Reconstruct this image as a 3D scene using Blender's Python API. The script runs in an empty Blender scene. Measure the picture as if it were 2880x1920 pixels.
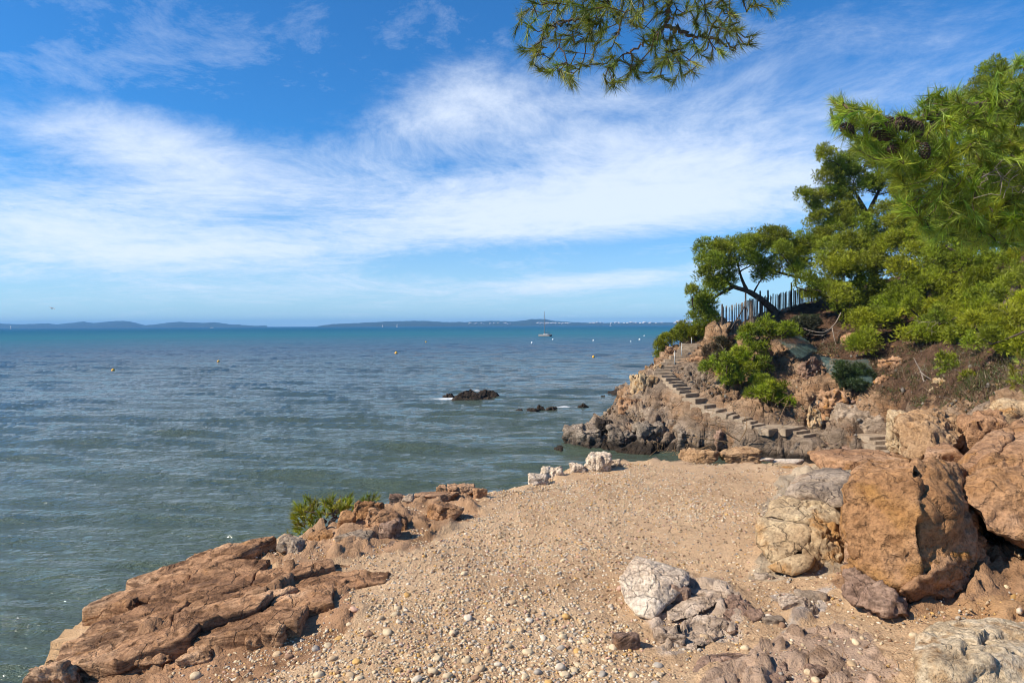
import bpy, bmesh, math, random
import numpy as np
from mathutils import Vector, Matrix, Euler

R = math.radians
SC = bpy.context.scene
COL = SC.collection
random.seed(7)
RNG = np.random.default_rng(11)

# ------------------------------------------------------------------ camera
CAM_Z = 5.6            # eye height above the sea (1.6 m above the ledge)
FPX = 1920.0           # focal length in photograph pixels (24 mm on 36 mm, 2880 wide)
HORIZ = 914.0
ROLL = R(-0.275)
cam_d = bpy.data.cameras.new('camera')
cam = bpy.data.objects.new('camera', cam_d)
COL.objects.link(cam)
cam_d.sensor_width = 36.0
cam_d.lens = 24.0
cam_d.shift_y = -(960 - HORIZ) / 2880.0
cam_d.clip_start = 0.05
cam_d.clip_end = 60000
CR = Vector((math.cos(ROLL), 0, math.sin(ROLL)))
CU = Vector((-math.sin(ROLL), 0, math.cos(ROLL)))
CF = Vector((0, 1, 0))
cam.matrix_world = Matrix(((CR.x, CU.x, 0, 0), (0, 0, -1, 0), (CR.z, CU.z, 0, CAM_Z), (0, 0, 0, 1)))
SC.camera = cam

# ------------------------------------------------------------------ light and exposure
SUN_EL, SUN_AZ = R(41), R(-106)        # azimuth measured from +Y (view direction) towards +X
SUN_DIR = Vector((math.sin(SUN_AZ) * math.cos(SUN_EL), math.cos(SUN_AZ) * math.cos(SUN_EL), math.sin(SUN_EL)))
sun_d = bpy.data.lights.new('sun', 'SUN')
sun_d.energy = 4.8
sun_d.angle = R(0.53)
sun_d.color = (1.0, 0.91, 0.77)
sun = bpy.data.objects.new('sun', sun_d)
COL.objects.link(sun)
sun.rotation_euler = SUN_DIR.to_track_quat('Z', 'Y').to_euler()
sun.location = (-30, 0, 40)
SC.view_settings.view_transform = 'Standard'
SC.view_settings.look = 'None'
SC.view_settings.exposure = 0.58
SC.view_settings.gamma = 1.0
SC.view_settings.use_curve_mapping = False
SC.render.engine = 'CYCLES'
SC.cycles.use_denoising = True
SC.cycles.filter_width = 1.0
SC.cycles.max_bounces = 6
SC.cycles.diffuse_bounces = 3
SC.cycles.glossy_bounces = 3
SC.cycles.transmission_bounces = 4
SC.cycles.volume_bounces = 0
SC.cycles.transparent_max_bounces = 8
SC.cycles.caustics_reflective = False
SC.cycles.caustics_refractive = False


# ------------------------------------------------------------------ node helper
class NT:
    def __init__(s, tree):
        s.t = tree
        tree.nodes.clear()

    def n(s, kind, **kw):
        nd = s.t.nodes.new(kind)
        for k, v in kw.items():
            if k.startswith('in_'):
                s.put(nd, k[3:], v)
            else:
                setattr(nd, k, v)
        return nd

    def put(s, nd, key, v):
        key = int(key) if key.isdigit() else key.replace('__', ' ')
        sock = nd.inputs[key]
        if isinstance(v, bpy.types.NodeSocket):
            s.t.links.new(v, sock)
        else:
            sock.default_value = v

    def m(s, op, a, b=0.0, c=None, clamp=False):
        nd = s.t.nodes.new('ShaderNodeMath')
        nd.operation = op
        nd.use_clamp = clamp
        s.put(nd, '0', a)
        s.put(nd, '1', b)
        if c is not None:
            s.put(nd, '2', c)
        return nd.outputs[0]

    def vm(s, op, a, b=None, scale=None):
        nd = s.t.nodes.new('ShaderNodeVectorMath')
        nd.operation = op
        s.put(nd, '0', a)
        if b is not None:
            s.put(nd, '1', b)
        if scale is not None:
            s.put(nd, 'Scale', scale)
        return nd.outputs['Value'] if op in ('LENGTH', 'DISTANCE', 'DOT_PRODUCT') else nd.outputs[0]

    def noise(s, vec, scale, detail=4.0, rough=0.55, dist=0.0, out='Fac'):
        nd = s.n('ShaderNodeTexNoise')
        s.put(nd, 'Vector', vec)
        s.put(nd, 'Scale', scale)
        s.put(nd, 'Detail', detail)
        s.put(nd, 'Roughness', rough)
        s.put(nd, 'Distortion', dist)
        return nd.outputs[out]

    def ramp(s, fac, stops, interp='LINEAR'):
        nd = s.n('ShaderNodeValToRGB')
        el = nd.color_ramp.elements
        nd.color_ramp.interpolation = interp
        while len(el) < len(stops):
            el.new(0.5)
        for e, (p, c) in zip(el, stops):
            e.position = p
            e.color = (*c, 1) if len(c) == 3 else c
        s.put(nd, 'Fac', fac)
        return nd.outputs[0]

    def mix(s, fac, a, b, mode='MIX'):
        nd = s.n('ShaderNodeMix', data_type='RGBA', blend_type=mode)
        s.put(nd, '0', fac)
        s.put(nd, '6', a if isinstance(a, bpy.types.NodeSocket) else (*a, 1)[:4])
        s.put(nd, '7', b if isinstance(b, bpy.types.NodeSocket) else (*b, 1)[:4])
        return nd.outputs[2]

    def mapr(s, v, a, b, c=0.0, d=1.0, smooth=False):
        nd = s.n('ShaderNodeMapRange')
        nd.clamp = True
        if smooth:
            nd.interpolation_type = 'SMOOTHSTEP'
        s.put(nd, 'Value', v)
        for k, x in (('From Min', a), ('From Max', b), ('To Min', c), ('To Max', d)):
            s.put(nd, k, x)
        return nd.outputs[0]

    def mapping(s, vec, loc=(0, 0, 0), rot=(0, 0, 0), scale=(1, 1, 1)):
        nd = s.n('ShaderNodeMapping')
        s.put(nd, 'Vector', vec)
        nd.inputs['Location'].default_value = loc
        nd.inputs['Rotation'].default_value = rot
        nd.inputs['Scale'].default_value = scale
        return nd.outputs[0]

    def bump(s, h, strength, dist, normal=None):
        nd = s.n('ShaderNodeBump')
        s.put(nd, 'Strength', strength)
        s.put(nd, 'Distance', dist)
        s.put(nd, 'Height', h)
        if normal is not None:
            s.put(nd, 'Normal', normal)
        return nd.outputs[0]


# ------------------------------------------------------------------ world: Nishita sky with wisps of cloud
def build_world():
    w = bpy.data.worlds.new('World')
    SC.world = w
    w.use_nodes = True
    T = NT(w.node_tree)
    sky = T.n('ShaderNodeTexSky', sky_type='NISHITA', sun_disc=False)
    sky.sun_elevation = SUN_EL
    sky.sun_rotation = SUN_AZ
    sky.altitude = 0
    sky.air_density = 1.0
    sky.dust_density = 0.15
    sky.ozone_density = 3.0
    skyc = T.mix(1.0, sky.outputs[0], (0.27, 0.80, 1.25), 'MULTIPLY')
    d = T.n('ShaderNodeTexCoord').outputs['Generated']
    sp = T.n('ShaderNodeSeparateXYZ')
    T.put(sp, '0', d)
    x, y, z = sp.outputs
    az = T.m('ARCTAN2', x, y)                    # radians, 0 = view direction
    hor = T.m('SQRT', T.m('ADD', T.m('MULTIPLY', x, x), T.m('MULTIPLY', y, y)))
    el = T.m('ARCTAN2', z, hor)
    zz = T.m('ADD', T.m('MAXIMUM', z, 0.0), 0.11)
    cx = T.n('ShaderNodeCombineXYZ')
    T.put(cx, '0', T.m('DIVIDE', x, zz))
    T.put(cx, '1', T.m('DIVIDE', y, zz))
    P = cx.outputs[0]                            # point on a flat cloud deck overhead
    warp = T.noise(P, 0.35, 3, 0.5, 0, 'Color')
    Pw = T.vm('ADD', P, T.vm('SCALE', T.vm('SUBTRACT', warp, (0.5, 0.5, 0.5)), scale=1.9))
    n1 = T.noise(T.mapping(Pw, (3.1, 1.7, 0), (0, 0, R(28)), (0.6, 0.8, 1)), 0.75, 9, 0.64)
    n2 = T.noise(T.mapping(Pw, (7.3, 5.2, 0), (0, 0, R(40)), (0.95, 1.35, 1)), 1.5, 10, 0.70)
    n3 = T.noise(T.mapping(Pw, (1.3, 9.2, 0), (0, 0, R(-30)), (2.2, 1.6, 1)), 3.6, 8, 0.70)
    n = T.m('ADD', T.m('MULTIPLY', n1, 0.36), T.m('ADD', T.m('MULTIPLY', n2, 0.40), T.m('MULTIPLY', n3, 0.24)))
    # where the sheets of cloud stand: (azimuth deg, elevation deg, half sizes deg, tilt deg, weight)
    blobs = [(-29, 13.6, 7, 2.6, -6, 0.17), (-19, 12.2, 14, 2.2, -7, 0.11), (-36, 8.2, 9, 1.9, 3, 0.19), (-25, 9.4, 5, 1.6, 4, 0.13), (-5, 18.0, 7, 3.0, 10, 0.22), (-2, 8.4, 26, 1.9, 5, 0.20),
             (6, 13.0, 11, 2.6, 3, 0.09), (-12, 3.1, 20, 0.9, 3, 0.13), (10, 3.8, 16, 0.9, 5, 0.12), (-27, 5.0, 15, 1.5, 2, 0.15),
             (20, 14, 12, 5, 12, 0.09), (22, 8.6, 12, 2.4, 2, 0.10), (-30, 22, 18, 5, 0, -0.20), (-14, 22.5, 9, 4.5, 20, -0.10), (12, 5.9, 16, 1.2, 3, -0.20),
             (-10, 6.6, 14, 1.0, -4, -0.02), (30, 21, 14, 5, 0, 0.05), (8, 24, 10, 3, 0, -0.10),
             (4, 17.0, 9, 3.2, 4, 0.14), (13, 12, 13, 3.6, 4, 0.12), (-14, 10.8, 15, 2.6, -3, 0.07), (-32, 6.4, 12, 1.8, 2, 0.08), (6, 3.3, 14, 0.75, 5, 0.10)]
    bias = None
    for a0, e0, sa, se, tilt, wt in blobs:
        da = T.m('SUBTRACT', az, R(a0))
        de = T.m('SUBTRACT', el, R(e0))
        c, s = math.cos(R(tilt)), math.sin(R(tilt))
        u = T.m('MULTIPLY', T.m('ADD', T.m('MULTIPLY', da, c), T.m('MULTIPLY', de, s)), 1 / R(sa))
        v = T.m('MULTIPLY', T.m('SUBTRACT', T.m('MULTIPLY', de, c), T.m('MULTIPLY', da, s)), 1 / R(se))
        g = T.m('POWER', 2.718, T.m('MULTIPLY', T.m('ADD', T.m('MULTIPLY', u, u), T.m('MULTIPLY', v, v)), -0.8))
        t = T.m('MULTIPLY', g, wt)
        bias = t if bias is None else T.m('ADD', bias, t)
    dens = T.mapr(T.m('ADD', n, bias), 0.485, 0.87, 0, 1, True)
    dens = T.m('MULTIPLY', dens, T.mapr(el, R(0.3), R(3.0), 0.35, 1.0))
    thin = T.mapr(T.m('ADD', T.m('MULTIPLY', n2, 0.7), T.m('MULTIPLY', n3, 0.3)), 0.52, 0.74, 0, 0.40)
    dens = T.m('MAXIMUM', T.m('MULTIPLY', dens, 0.86), thin)
    # thin milky veil low over the water
    veil = T.mapr(el, R(0.0), R(12.0), 0.50, 0.0, True)
    base = T.mix(veil, skyc, (6.2, 7.0, 8.0))
    full = T.mix(dens, base, (7.0, 7.75, 8.9))
    bg = T.n('ShaderNodeBackground')
    T.put(bg, 'Color', full)
    T.put(bg, 'Strength', 0.086)
    out = T.n('ShaderNodeOutputWorld')
    T.put(out, 'Surface', bg.outputs[0])


build_world()


# ------------------------------------------------------------------ geometry helpers
def at(px, py, d):
    """world point seen at photograph pixel (px,py) at distance d in front of the eye"""
    a = (px - 1440) / FPX
    b = -(py - HORIZ) / FPX
    p = CR * (a * d) + CF * d + CU * (b * d)
    return Vector((p.x, p.y, p.z + CAM_Z))


def atz(px, py, z):
    a = (px - 1440) / FPX
    b = -(py - HORIZ) / FPX
    k = a * CR.z + b * CU.z
    return at(px, py, (z - CAM_Z) / k)


def hsh(ix, iy, iz, seed):
    n = (ix.astype(np.int64) * 374761393 + iy.astype(np.int64) * 668265263 + iz.astype(np.int64) * 1440662683 + seed * 974711) & 0xFFFFFFFF
    n = ((n ^ (n >> 13)) * 1274126177) & 0xFFFFFFFF
    n = ((n ^ (n >> 16)) * 2246822519) & 0xFFFFFFFF
    return ((n ^ (n >> 15)) & 0xFFFFFF).astype(np.float64) / 16777216.0


def vnoise(P, seed=0):
    I = np.floor(P).astype(np.int64)
    f = P - I
    f = f * f * f * (f * (f * 6 - 15) + 10)
    out = 0
    for dx in (0, 1):
        wx = f[:, 0] if dx else 1 - f[:, 0]
        for dy in (0, 1):
            wy = f[:, 1] if dy else 1 - f[:, 1]
            for dz in (0, 1):
                wz = f[:, 2] if dz else 1 - f[:, 2]
                out = out + wx * wy * wz * hsh(I[:, 0] + dx, I[:, 1] + dy, I[:, 2] + dz, seed)
    return out * 2 - 1


def fbm(P, octv=4, seed=0, gain=0.5, lac=2.03):
    a, s, o = 1.0, 0, 0
    for k in range(octv):
        o = o + a * vnoise(P * (lac ** k) + 17.3 * k, seed + k)
        s += a
        a *= gain
    return o / s


def facet(P, scale, seed=0, tilt=1.0):
    """chunky broken-stone noise: every cell is its own tilted plane. returns (height, edge)"""
    Q = P / scale
    I = np.floor(Q).astype(np.int64)
    n = len(Q)
    best = np.full(n, 1e9)
    sec = np.full(n, 1e9)
    C = np.zeros((n, 3))
    ID = np.zeros((n, 3), np.int64)
    for dx in (-1, 0, 1):
        for dy in (-1, 0, 1):
            for dz in (-1, 0, 1):
                jx, jy, jz = I[:, 0] + dx, I[:, 1] + dy, I[:, 2] + dz
                fx = jx + hsh(jx, jy, jz, seed)
                fy = jy + hsh(jx, jy, jz, seed + 1)
                fz = jz + hsh(jx, jy, jz, seed + 2)
                dd = (Q[:, 0] - fx) ** 2 + (Q[:, 1] - fy) ** 2 + (Q[:, 2] - fz) ** 2
                cl = dd < best
                sec = np.where(cl, best, np.minimum(sec, dd))
                best = np.where(cl, dd, best)
                C[cl, 0] = fx[cl]
                C[cl, 1] = fy[cl]
                C[cl, 2] = fz[cl]
                ID[cl, 0] = jx[cl]
                ID[cl, 1] = jy[cl]
                ID[cl, 2] = jz[cl]
    G = np.stack([hsh(ID[:, 0], ID[:, 1], ID[:, 2], seed + 5 + k) * 2 - 1 for k in range(3)], 1)
    h = hsh(ID[:, 0], ID[:, 1], ID[:, 2], seed + 9) * 2 - 1
    return 0.55 * h + tilt * ((Q - C) * G).sum(1), np.sqrt(sec) - np.sqrt(best)


def smooth(x, a, b):
    t = np.clip((x - a) / (b - a), 0, 1)
    return t * t * (3 - 2 * t)


def new_mesh(name, V, F, mat=None, sm=True, cols=None, mats=None, fmat=None):
    me = bpy.data.meshes.new(name)
    V = np.asarray(V, np.float32)
    F = np.asarray(F, np.int32)
    k = F.shape[1]
    me.vertices.add(len(V))
    me.vertices.foreach_set('co', V.ravel())
    me.loops.add(F.size)
    me.loops.foreach_set('vertex_index', F.ravel())
    me.polygons.add(len(F))
    me.polygons.foreach_set('loop_start', np.arange(0, F.size, k, dtype=np.int32))
    me.polygons.foreach_set('loop_total', np.full(len(F), k, np.int32))
    if sm:
        me.polygons.foreach_set('use_smooth', np.ones(len(F), bool))
    me.update(calc_edges=True)
    me.validate()
    if cols is not None:
        for an, arr in cols.items():
            a = me.attributes.new(an, 'FLOAT_COLOR', 'POINT')
            arr = np.asarray(arr, np.float32)
            if arr.ndim == 1:
                arr = np.stack([arr] * 3, 1)
            full = np.ones((len(V), 4), np.float32)
            full[:, :3] = arr
            a.data.foreach_set('color', full.ravel())
    for mm in (mats or ([mat] if mat else [])):
        me.materials.append(mm)
    if fmat is not None:
        me.polygons.foreach_set('material_index', np.asarray(fmat, np.int32))
    return me


def put(name, me, parent=None, kind=None):
    o = bpy.data.objects.new(name, me)
    COL.objects.link(o)
    if parent is not None:
        o.parent = parent
    if kind:
        o['kind'] = kind
    return o


def tag(o, label, cat, group=None):
    o['label'] = label
    o['category'] = cat
    if group:
        o['group'] = group
    return o


def thing(name, label, cat, group=None, loc=(0, 0, 0)):
    o = bpy.data.objects.new(name, None)
    o.empty_display_size = 0.1
    COL.objects.link(o)
    o.location = loc
    return tag(o, label, cat, group)


def adopt(o, parent):
    """parent an object whose mesh is in world coordinates"""
    o.parent = parent
    o.matrix_parent_inverse = Matrix.Translation(-Vector(parent.location))
    return o


_ico = {}


def ico(sub):
    if sub not in _ico:
        bm = bmesh.new()
        bmesh.ops.create_icosphere(bm, subdivisions=sub, radius=1.0)
        V = np.array([v.co[:] for v in bm.verts])
        F = np.array([[v.index for v in f.verts] for f in bm.faces])
        bm.free()
        V /= np.linalg.norm(V, axis=1)[:, None]
        _ico[sub] = (V, F)
    return _ico[sub]


class Tubes:
    """collects tapered tubes into one mesh"""

    def __init__(s):
        s.V, s.F, s.n = [], [], 0

    def add(s, pts, rad, sides=6, wob=0.0):
        pts = np.asarray([tuple(p) for p in pts], float)
        n = len(pts)
        rad = np.broadcast_to(np.asarray(rad, float), (n,)) if np.ndim(rad) else np.full(n, rad)
        T = np.gradient(pts, axis=0)
        T /= np.linalg.norm(T, axis=1)[:, None] + 1e-12
        ref = np.array([0.31, 0.42, 0.85])
        A = np.cross(T, ref)
        A /= np.linalg.norm(A, axis=1)[:, None] + 1e-9
        B = np.cross(T, A)
        th = np.arange(sides) * 2 * np.pi / sides
        ring = A[:, None, :] * np.cos(th)[None, :, None] + B[:, None, :] * np.sin(th)[None, :, None]
        rr = rad[:, None] * (1 + wob * RNG.normal(size=(n, sides)))
        V = pts[:, None, :] + ring * rr[:, :, None]
        s.V.append(V.reshape(-1, 3))
        i = np.arange(n - 1)[:, None] * sides
        j = np.arange(sides)[None, :]
        a = i + j
        b = i + (j + 1) % sides
        F = np.stack([a, b, b + sides, a + sides], -1).reshape(-1, 4) + s.n
        s.F.append(F)
        # end cap as a small fan of quads is not needed: tips taper to nothing
        s.n += n * sides

    def build(s, name, mat, parent=None, kind=None, sm=True):
        me = new_mesh(name, np.concatenate(s.V), np.concatenate(s.F), mat, sm)
        o = put(name, me, None, kind)
        if parent is not None:
            adopt(o, parent)
        return o


def curve_pts(ctrl, n=12):
    """Catmull-Rom through control points"""
    c = [np.array(tuple(p), float) for p in ctrl]
    c = [2 * c[0] - c[1]] + c + [2 * c[-1] - c[-2]]
    out = []
    for i in range(1, len(c) - 2):
        for t in np.linspace(0, 1, n, endpoint=False):
            p0, p1, p2, p3 = c[i - 1:i + 3]
            out.append(0.5 * (2 * p1 + (p2 - p0) * t + (2 * p0 - 5 * p1 + 4 * p2 - p3) * t * t + (3 * p1 - p0 - 3 * p2 + p3) * t ** 3))
    out.append(c[-2])
    return np.array(out)


def rbf(ctrl, smoothing=0.0):
    """linear-kernel scattered interpolation of z over (x,y)"""
    C = np.asarray(ctrl, float)
    X = C[:, :2]
    n = len(C)
    D = np.linalg.norm(X[:, None] - X[None], axis=2) + np.eye(n) * smoothing
    A = np.zeros((n + 3, n + 3))
    A[:n, :n] = -D
    A[:n, n] = 1
    A[:n, n + 1:] = X
    A[n, :n] = 1
    A[n + 1:, :n] = X.T
    b = np.zeros(n + 3)
    b[:n] = C[:, 2]
    s = np.linalg.solve(A, b)

    def f(P):
        P = np.atleast_2d(P)[:, :2]
        D = np.sqrt(((P[:, None] - X[None]) ** 2).sum(2) + 1e-4)
        return -D @ s[:n] + s[n] + P @ s[n + 1:]
    return f


def seg_dist(P, poly, closed=True):
    """distance from points to a polyline"""
    Q = np.asarray(poly, float)
    m = len(Q)
    best = np.full(len(P), 1e9)
    for i in range(m if closed else m - 1):
        a, b = Q[i], Q[(i + 1) % m]
        ab = b - a
        t = np.clip(((P - a) @ ab) / (ab @ ab + 1e-12), 0, 1)
        dd = np.linalg.norm(P - (a + t[:, None] * ab), axis=1)
        best = np.minimum(best, dd)
    return best


def inside(P, poly):
    Q = np.asarray(poly, float)
    c = np.zeros(len(P), bool)
    m = len(Q)
    for i in range(m):
        x1, y1 = Q[i]
        x2, y2 = Q[(i + 1) % m]
        if y1 == y2:
            continue
        hit = ((P[:, 1] < y1) != (P[:, 1] < y2)) & (P[:, 0] < (x2 - x1) * (P[:, 1] - y1) / (y2 - y1) + x1)
        c ^= hit
    return c


def polar_grid(angs, rads):
    A, Rr = np.meshgrid(np.radians(angs), rads)
    XY = np.stack([Rr * np.sin(A), Rr * np.cos(A)], -1).reshape(-1, 2)
    nr, na = len(rads), len(angs)
    i = np.arange(nr - 1)[:, None] * na
    j = np.arange(na - 1)[None, :]
    a = i + j
    F = np.stack([a, a + 1, a + na + 1, a + na], -1).reshape(-1, 4)
    return XY, F, nr, na


def grid_normals(V, nr, na):
    G = V.reshape(nr, na, 3)
    du = np.gradient(G, axis=1)
    dv = np.gradient(G, axis=0)
    N = np.cross(du, dv).reshape(-1, 3)
    N /= np.linalg.norm(N, axis=1)[:, None] + 1e-12
    return N


def tri_normals(V, F):
    a, b, c = V[F[:, 0]], V[F[:, 1]], V[F[:, 2]]
    fn = np.cross(b - a, c - a)
    N = np.zeros_like(V)
    for k in range(3):
        np.add.at(N, F[:, k], fn)
    return N / (np.linalg.norm(N, axis=1)[:, None] + 1e-12)


# ------------------------------------------------------------------ materials
def mat(name):
    m = bpy.data.materials.new(name)
    m.use_nodes = True
    T = NT(m.node_tree)
    out = T.n('ShaderNodeOutputMaterial')
    return m, T, out


def principled(T, out, color, rough=0.9, normal=None, spec=0.3, **kw):
    p = T.n('ShaderNodeBsdfPrincipled')
    T.put(p, 'Base Color', color if isinstance(color, bpy.types.NodeSocket) else (*color, 1))
    T.put(p, 'Roughness', rough)
    T.put(p, 'Specular IOR Level', spec)
    if normal is not None:
        T.put(p, 'Normal', normal)
    for k, v in kw.items():
        T.put(p, k, v)
    T.put(out, 'Surface', p.outputs[0])
    return p


def simple(name, color, rough=0.7, spec=0.3, var=0.15, scale=8.0, **kw):
    m, T, out = mat(name)
    g = T.n('ShaderNodeNewGeometry').outputs['Position']
    n = T.noise(g, scale, 5)
    c = T.mix(T.mapr(n, 0.3, 0.7, 0, 1), tuple(v * (1 - var) for v in color), tuple(min(1, v * (1 + var)) for v in color))
    principled(T, out, c, rough, T.bump(T.noise(g, scale * 4, 6), 0.25, 0.01), spec, **kw)
    return m


def rock_mat(name, cols, s=1.0, strata=None, strata_amt=0.5, stain=None, stain_lo=0.55, bump=1.0, crack=0.5, fine=60.0, wet=None):
    """cols: 3 stone colours; strata: rotation of the bedding; stain: iron-orange patches; wet: (z0,z1) dark tide band"""
    m, T, out = mat(name)
    g = T.n('ShaderNodeNewGeometry').outputs['Position']
    wv = T.vm('ADD', g, T.vm('SCALE', T.noise(g, 1.7 * s, 3, 0.5, 0, 'Color'), scale=0.35 / s))
    n1 = T.noise(wv, 1.6 * s, 7, 0.62)
    c = T.ramp(n1, [(0.28, cols[0]), (0.5, cols[1]), (0.72, cols[2])])
    hgt = T.m('MULTIPLY', T.noise(wv, 7 * s, 9, 0.65), 1.0)
    if strata is not None:
        sv = T.mapping(wv, (0, 0, 0), strata, (0.6, 0.6, 7.0))
        sn = T.noise(sv, 3.2 * s, 7, 0.62)
        c = T.mix(T.m('MULTIPLY', T.mapr(sn, 0.42, 0.62, 0, 1), strata_amt), c, tuple(0.5 * v for v in cols[0]))
        hgt = T.m('ADD', hgt, T.m('MULTIPLY', sn, -1.1 * strata_amt))
    if stain is not None:
        st = T.noise(T.mapping(g, (5, 2, 1)), 2.3 * s, 6, 0.6, 0.6)
        c = T.mix(T.mapr(st, stain_lo, stain_lo + 0.14, 0, 0.85), c, stain)
    fn = T.noise(g, fine, 5, 0.65)
    c = T.mix(1.0, c, T.ramp(fn, [(0.28, (0.45, 0.42, 0.39)), (0.5, (1, 1, 1)), (0.75, (1.28, 1.27, 1.25))]), 'MULTIPLY')
    mid = T.noise(g, 14 * s, 6, 0.7)
    c = T.mix(1.0, c, T.ramp(mid, [(0.3, (0.62, 0.59, 0.56)), (0.5, (1, 1, 1)), (0.7, (1.2, 1.19, 1.17))]), 'MULTIPLY')
    hgt = T.m('ADD', hgt, T.m('MULTIPLY', mid, 0.55))
    if crack > 0:
        vo = T.n('ShaderNodeTexVoronoi', feature='DISTANCE_TO_EDGE')
        T.put(vo, 'Vector', T.vm('ADD', g, T.vm('SCALE', T.noise(g, 4 * s, 4, 0.6, 0, 'Color'), scale=0.22 / s)))
        T.put(vo, 'Scale', 2.6 * s)
        e = T.mapr(vo.outputs['Distance'], 0.0, 0.028, 0, 1)
        hgt = T.m('ADD', hgt, T.m('MULTIPLY', e, 0.6 * crack))
        c = T.mix(1.0, c, T.ramp(e, [(0, (1 - 0.45 * crack,) * 3), (1, (1, 1, 1))]), 'MULTIPLY')
    if wet is not None:
        spz = T.n('ShaderNodeSeparateXYZ')
        T.put(spz, '0', g)
        zz = T.m('ADD', spz.outputs[2], T.m('MULTIPLY', T.noise(g, 1.8, 5), 0.5))
        c = T.mix(T.mapr(zz, wet[0], wet[1], 0.88, 0.0), c, (0.028, 0.021, 0.016))
    nrm = T.bump(hgt, 0.9 * bump, 0.055 / s)
    nrm = T.bump(fn, 0.6 * bump, 0.010, nrm)
    principled(T, out, c, 0.92, nrm, 0.2)
    return m


M = {}
M['rock_orange'] = rock_mat('orange brown rock', [(0.240, 0.120, 0.060), (0.432, 0.246, 0.132), (0.552, 0.360, 0.228)], 1.1, (R(35), R(20), 0), 0.35, (0.40, 0.18, 0.035), 0.56)
M['rock_rust'] = rock_mat('rust and mauve rock', [(0.268, 0.128, 0.055), (0.464, 0.250, 0.116), (0.500, 0.317, 0.207)], 0.9, (R(70), R(25), 0), 0.22, (0.40, 0.20, 0.06), 0.55, 1.3, 0.3, 45)
M['rock_bedded'] = rock_mat('bedded brown rock', [(0.256, 0.128, 0.064), (0.483, 0.270, 0.142), (0.667, 0.440, 0.270)], 1.3, (R(64), R(4), R(8)), 0.95, (0.40, 0.19, 0.06), 0.58, 1.0, 0.45)
M['rock_grey'] = rock_mat('grey tan rock', [(0.246, 0.179, 0.123), (0.414, 0.314, 0.224), (0.526, 0.414, 0.314)], 1.2, (R(40), R(15), R(30)), 0.55, (0.30, 0.17, 0.08), 0.60)
M['rock_cream'] = rock_mat('cream and ochre rock', [(0.345, 0.218, 0.115), (0.506, 0.368, 0.218), (0.598, 0.460, 0.287)], 1.5, (R(50), R(30), 0), 0.3, (0.40, 0.19, 0.05), 0.52, 1.0, 0.6)
M['quartz'] = rock_mat('white quartz', [(0.493, 0.347, 0.235), (0.717, 0.571, 0.426), (0.850, 0.728, 0.582)], 2.2, (R(60), R(30), R(10)), 0.4, (0.36, 0.20, 0.09), 0.60, 1.1, 0.6)
M['quartz_grey'] = rock_mat('grey veined quartz', [(0.322, 0.218, 0.149), (0.552, 0.414, 0.299), (0.736, 0.598, 0.471)], 1.8, (R(50), R(40), R(10)), 0.6, (0.30, 0.16, 0.07), 0.56, 1.2, 0.5)
M['pale_boulder'] = rock_mat('pale mottled boulder stone', [(0.345, 0.230, 0.127), (0.644, 0.506, 0.333), (0.782, 0.655, 0.483)], 2.4, (R(30), R(50), 0), 0.35, (0.36, 0.20, 0.08), 0.52, 1.2, 0.25)
M['rock_mauve'] = rock_mat('mauve brown rock', [(0.177, 0.104, 0.071), (0.330, 0.210, 0.147), (0.448, 0.307, 0.218)], 1.6, (R(25), R(-30), R(30)), 0.7, (0.26, 0.13, 0.055), 0.58)
M['rock_sea'] = rock_mat('dark wet sea rock', [(0.016, 0.012, 0.010), (0.045, 0.033, 0.024), (0.095, 0.07, 0.048)], 1.0, (R(30), R(40), 0), 0.5, (0.07, 0.05, 0.03), 0.62)
M['rock_shore'] = rock_mat('grey shore rock', [(0.15, 0.115, 0.085), (0.31, 0.245, 0.185), (0.44, 0.36, 0.275)], 0.8, (R(50), R(30), R(20)), 0.6, (0.22, 0.125, 0.06), 0.62, 1.3, 0.6, 30, (0.25, 0.85))
M['clod'] = rock_mat('sandy earth clod', [(0.253, 0.144, 0.069), (0.414, 0.253, 0.132), (0.517, 0.345, 0.196)], 2.0, None, 0, None, 0, 1.4, 0.2, 40)
M['concrete'] = rock_mat('weathered concrete step', [(0.25, 0.185, 0.125), (0.34, 0.26, 0.18), (0.42, 0.33, 0.24)], 1.5, None, 0, None, 0, 0.5, 0.15, 40)
M['bark'] = simple('pine bark', (0.095, 0.068, 0.05), 0.95, 0.1, 0.4, 12)
M['bark_far'] = simple('dark pine bark', (0.085, 0.062, 0.046), 0.95, 0.1, 0.4, 6)
M['twig'] = simple('brown pine twig', (0.10, 0.062, 0.042), 0.9, 0.15, 0.3, 40)
M['dead'] = simple('grey dead wood', (0.24, 0.195, 0.155), 0.95, 0.1, 0.3, 14)
M['reed'] = simple('dry straw twig', (0.30, 0.19, 0.10), 0.95, 0.1, 0.3, 10)
M['cone'] = simple('pine cone scales', (0.075, 0.048, 0.035), 0.85, 0.2, 0.4, 60)
M['picket'] = simple('weathered chestnut paling', (0.22, 0.17, 0.13), 0.95, 0.1, 0.45, 9)
M['post'] = simple('dark timber post', (0.07, 0.055, 0.045), 0.9, 0.2, 0.3, 9)
M['wire'] = simple('grey green wire', (0.10, 0.16, 0.14), 0.6, 0.4, 0.2, 5)
M['steel'] = simple('galvanised tube', (0.22, 0.22, 0.21), 0.45, 0.5, 0.1, 9, Metallic=0.6)
M['buoy_yellow'] = simple('yellow plastic buoy', (0.75, 0.38, 0.03), 0.45, 0.4, 0.08, 3)
M['buoy_white'] = simple('white plastic buoy', (0.8, 0.8, 0.78), 0.45, 0.4, 0.05, 3)
M['boat_white'] = simple('white gelcoat', (0.62, 0.61, 0.58), 0.35, 0.5, 0.05, 2)
M['boat_grey'] = simple('grey deck', (0.20, 0.195, 0.19), 0.6, 0.4, 0.1, 2)
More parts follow.
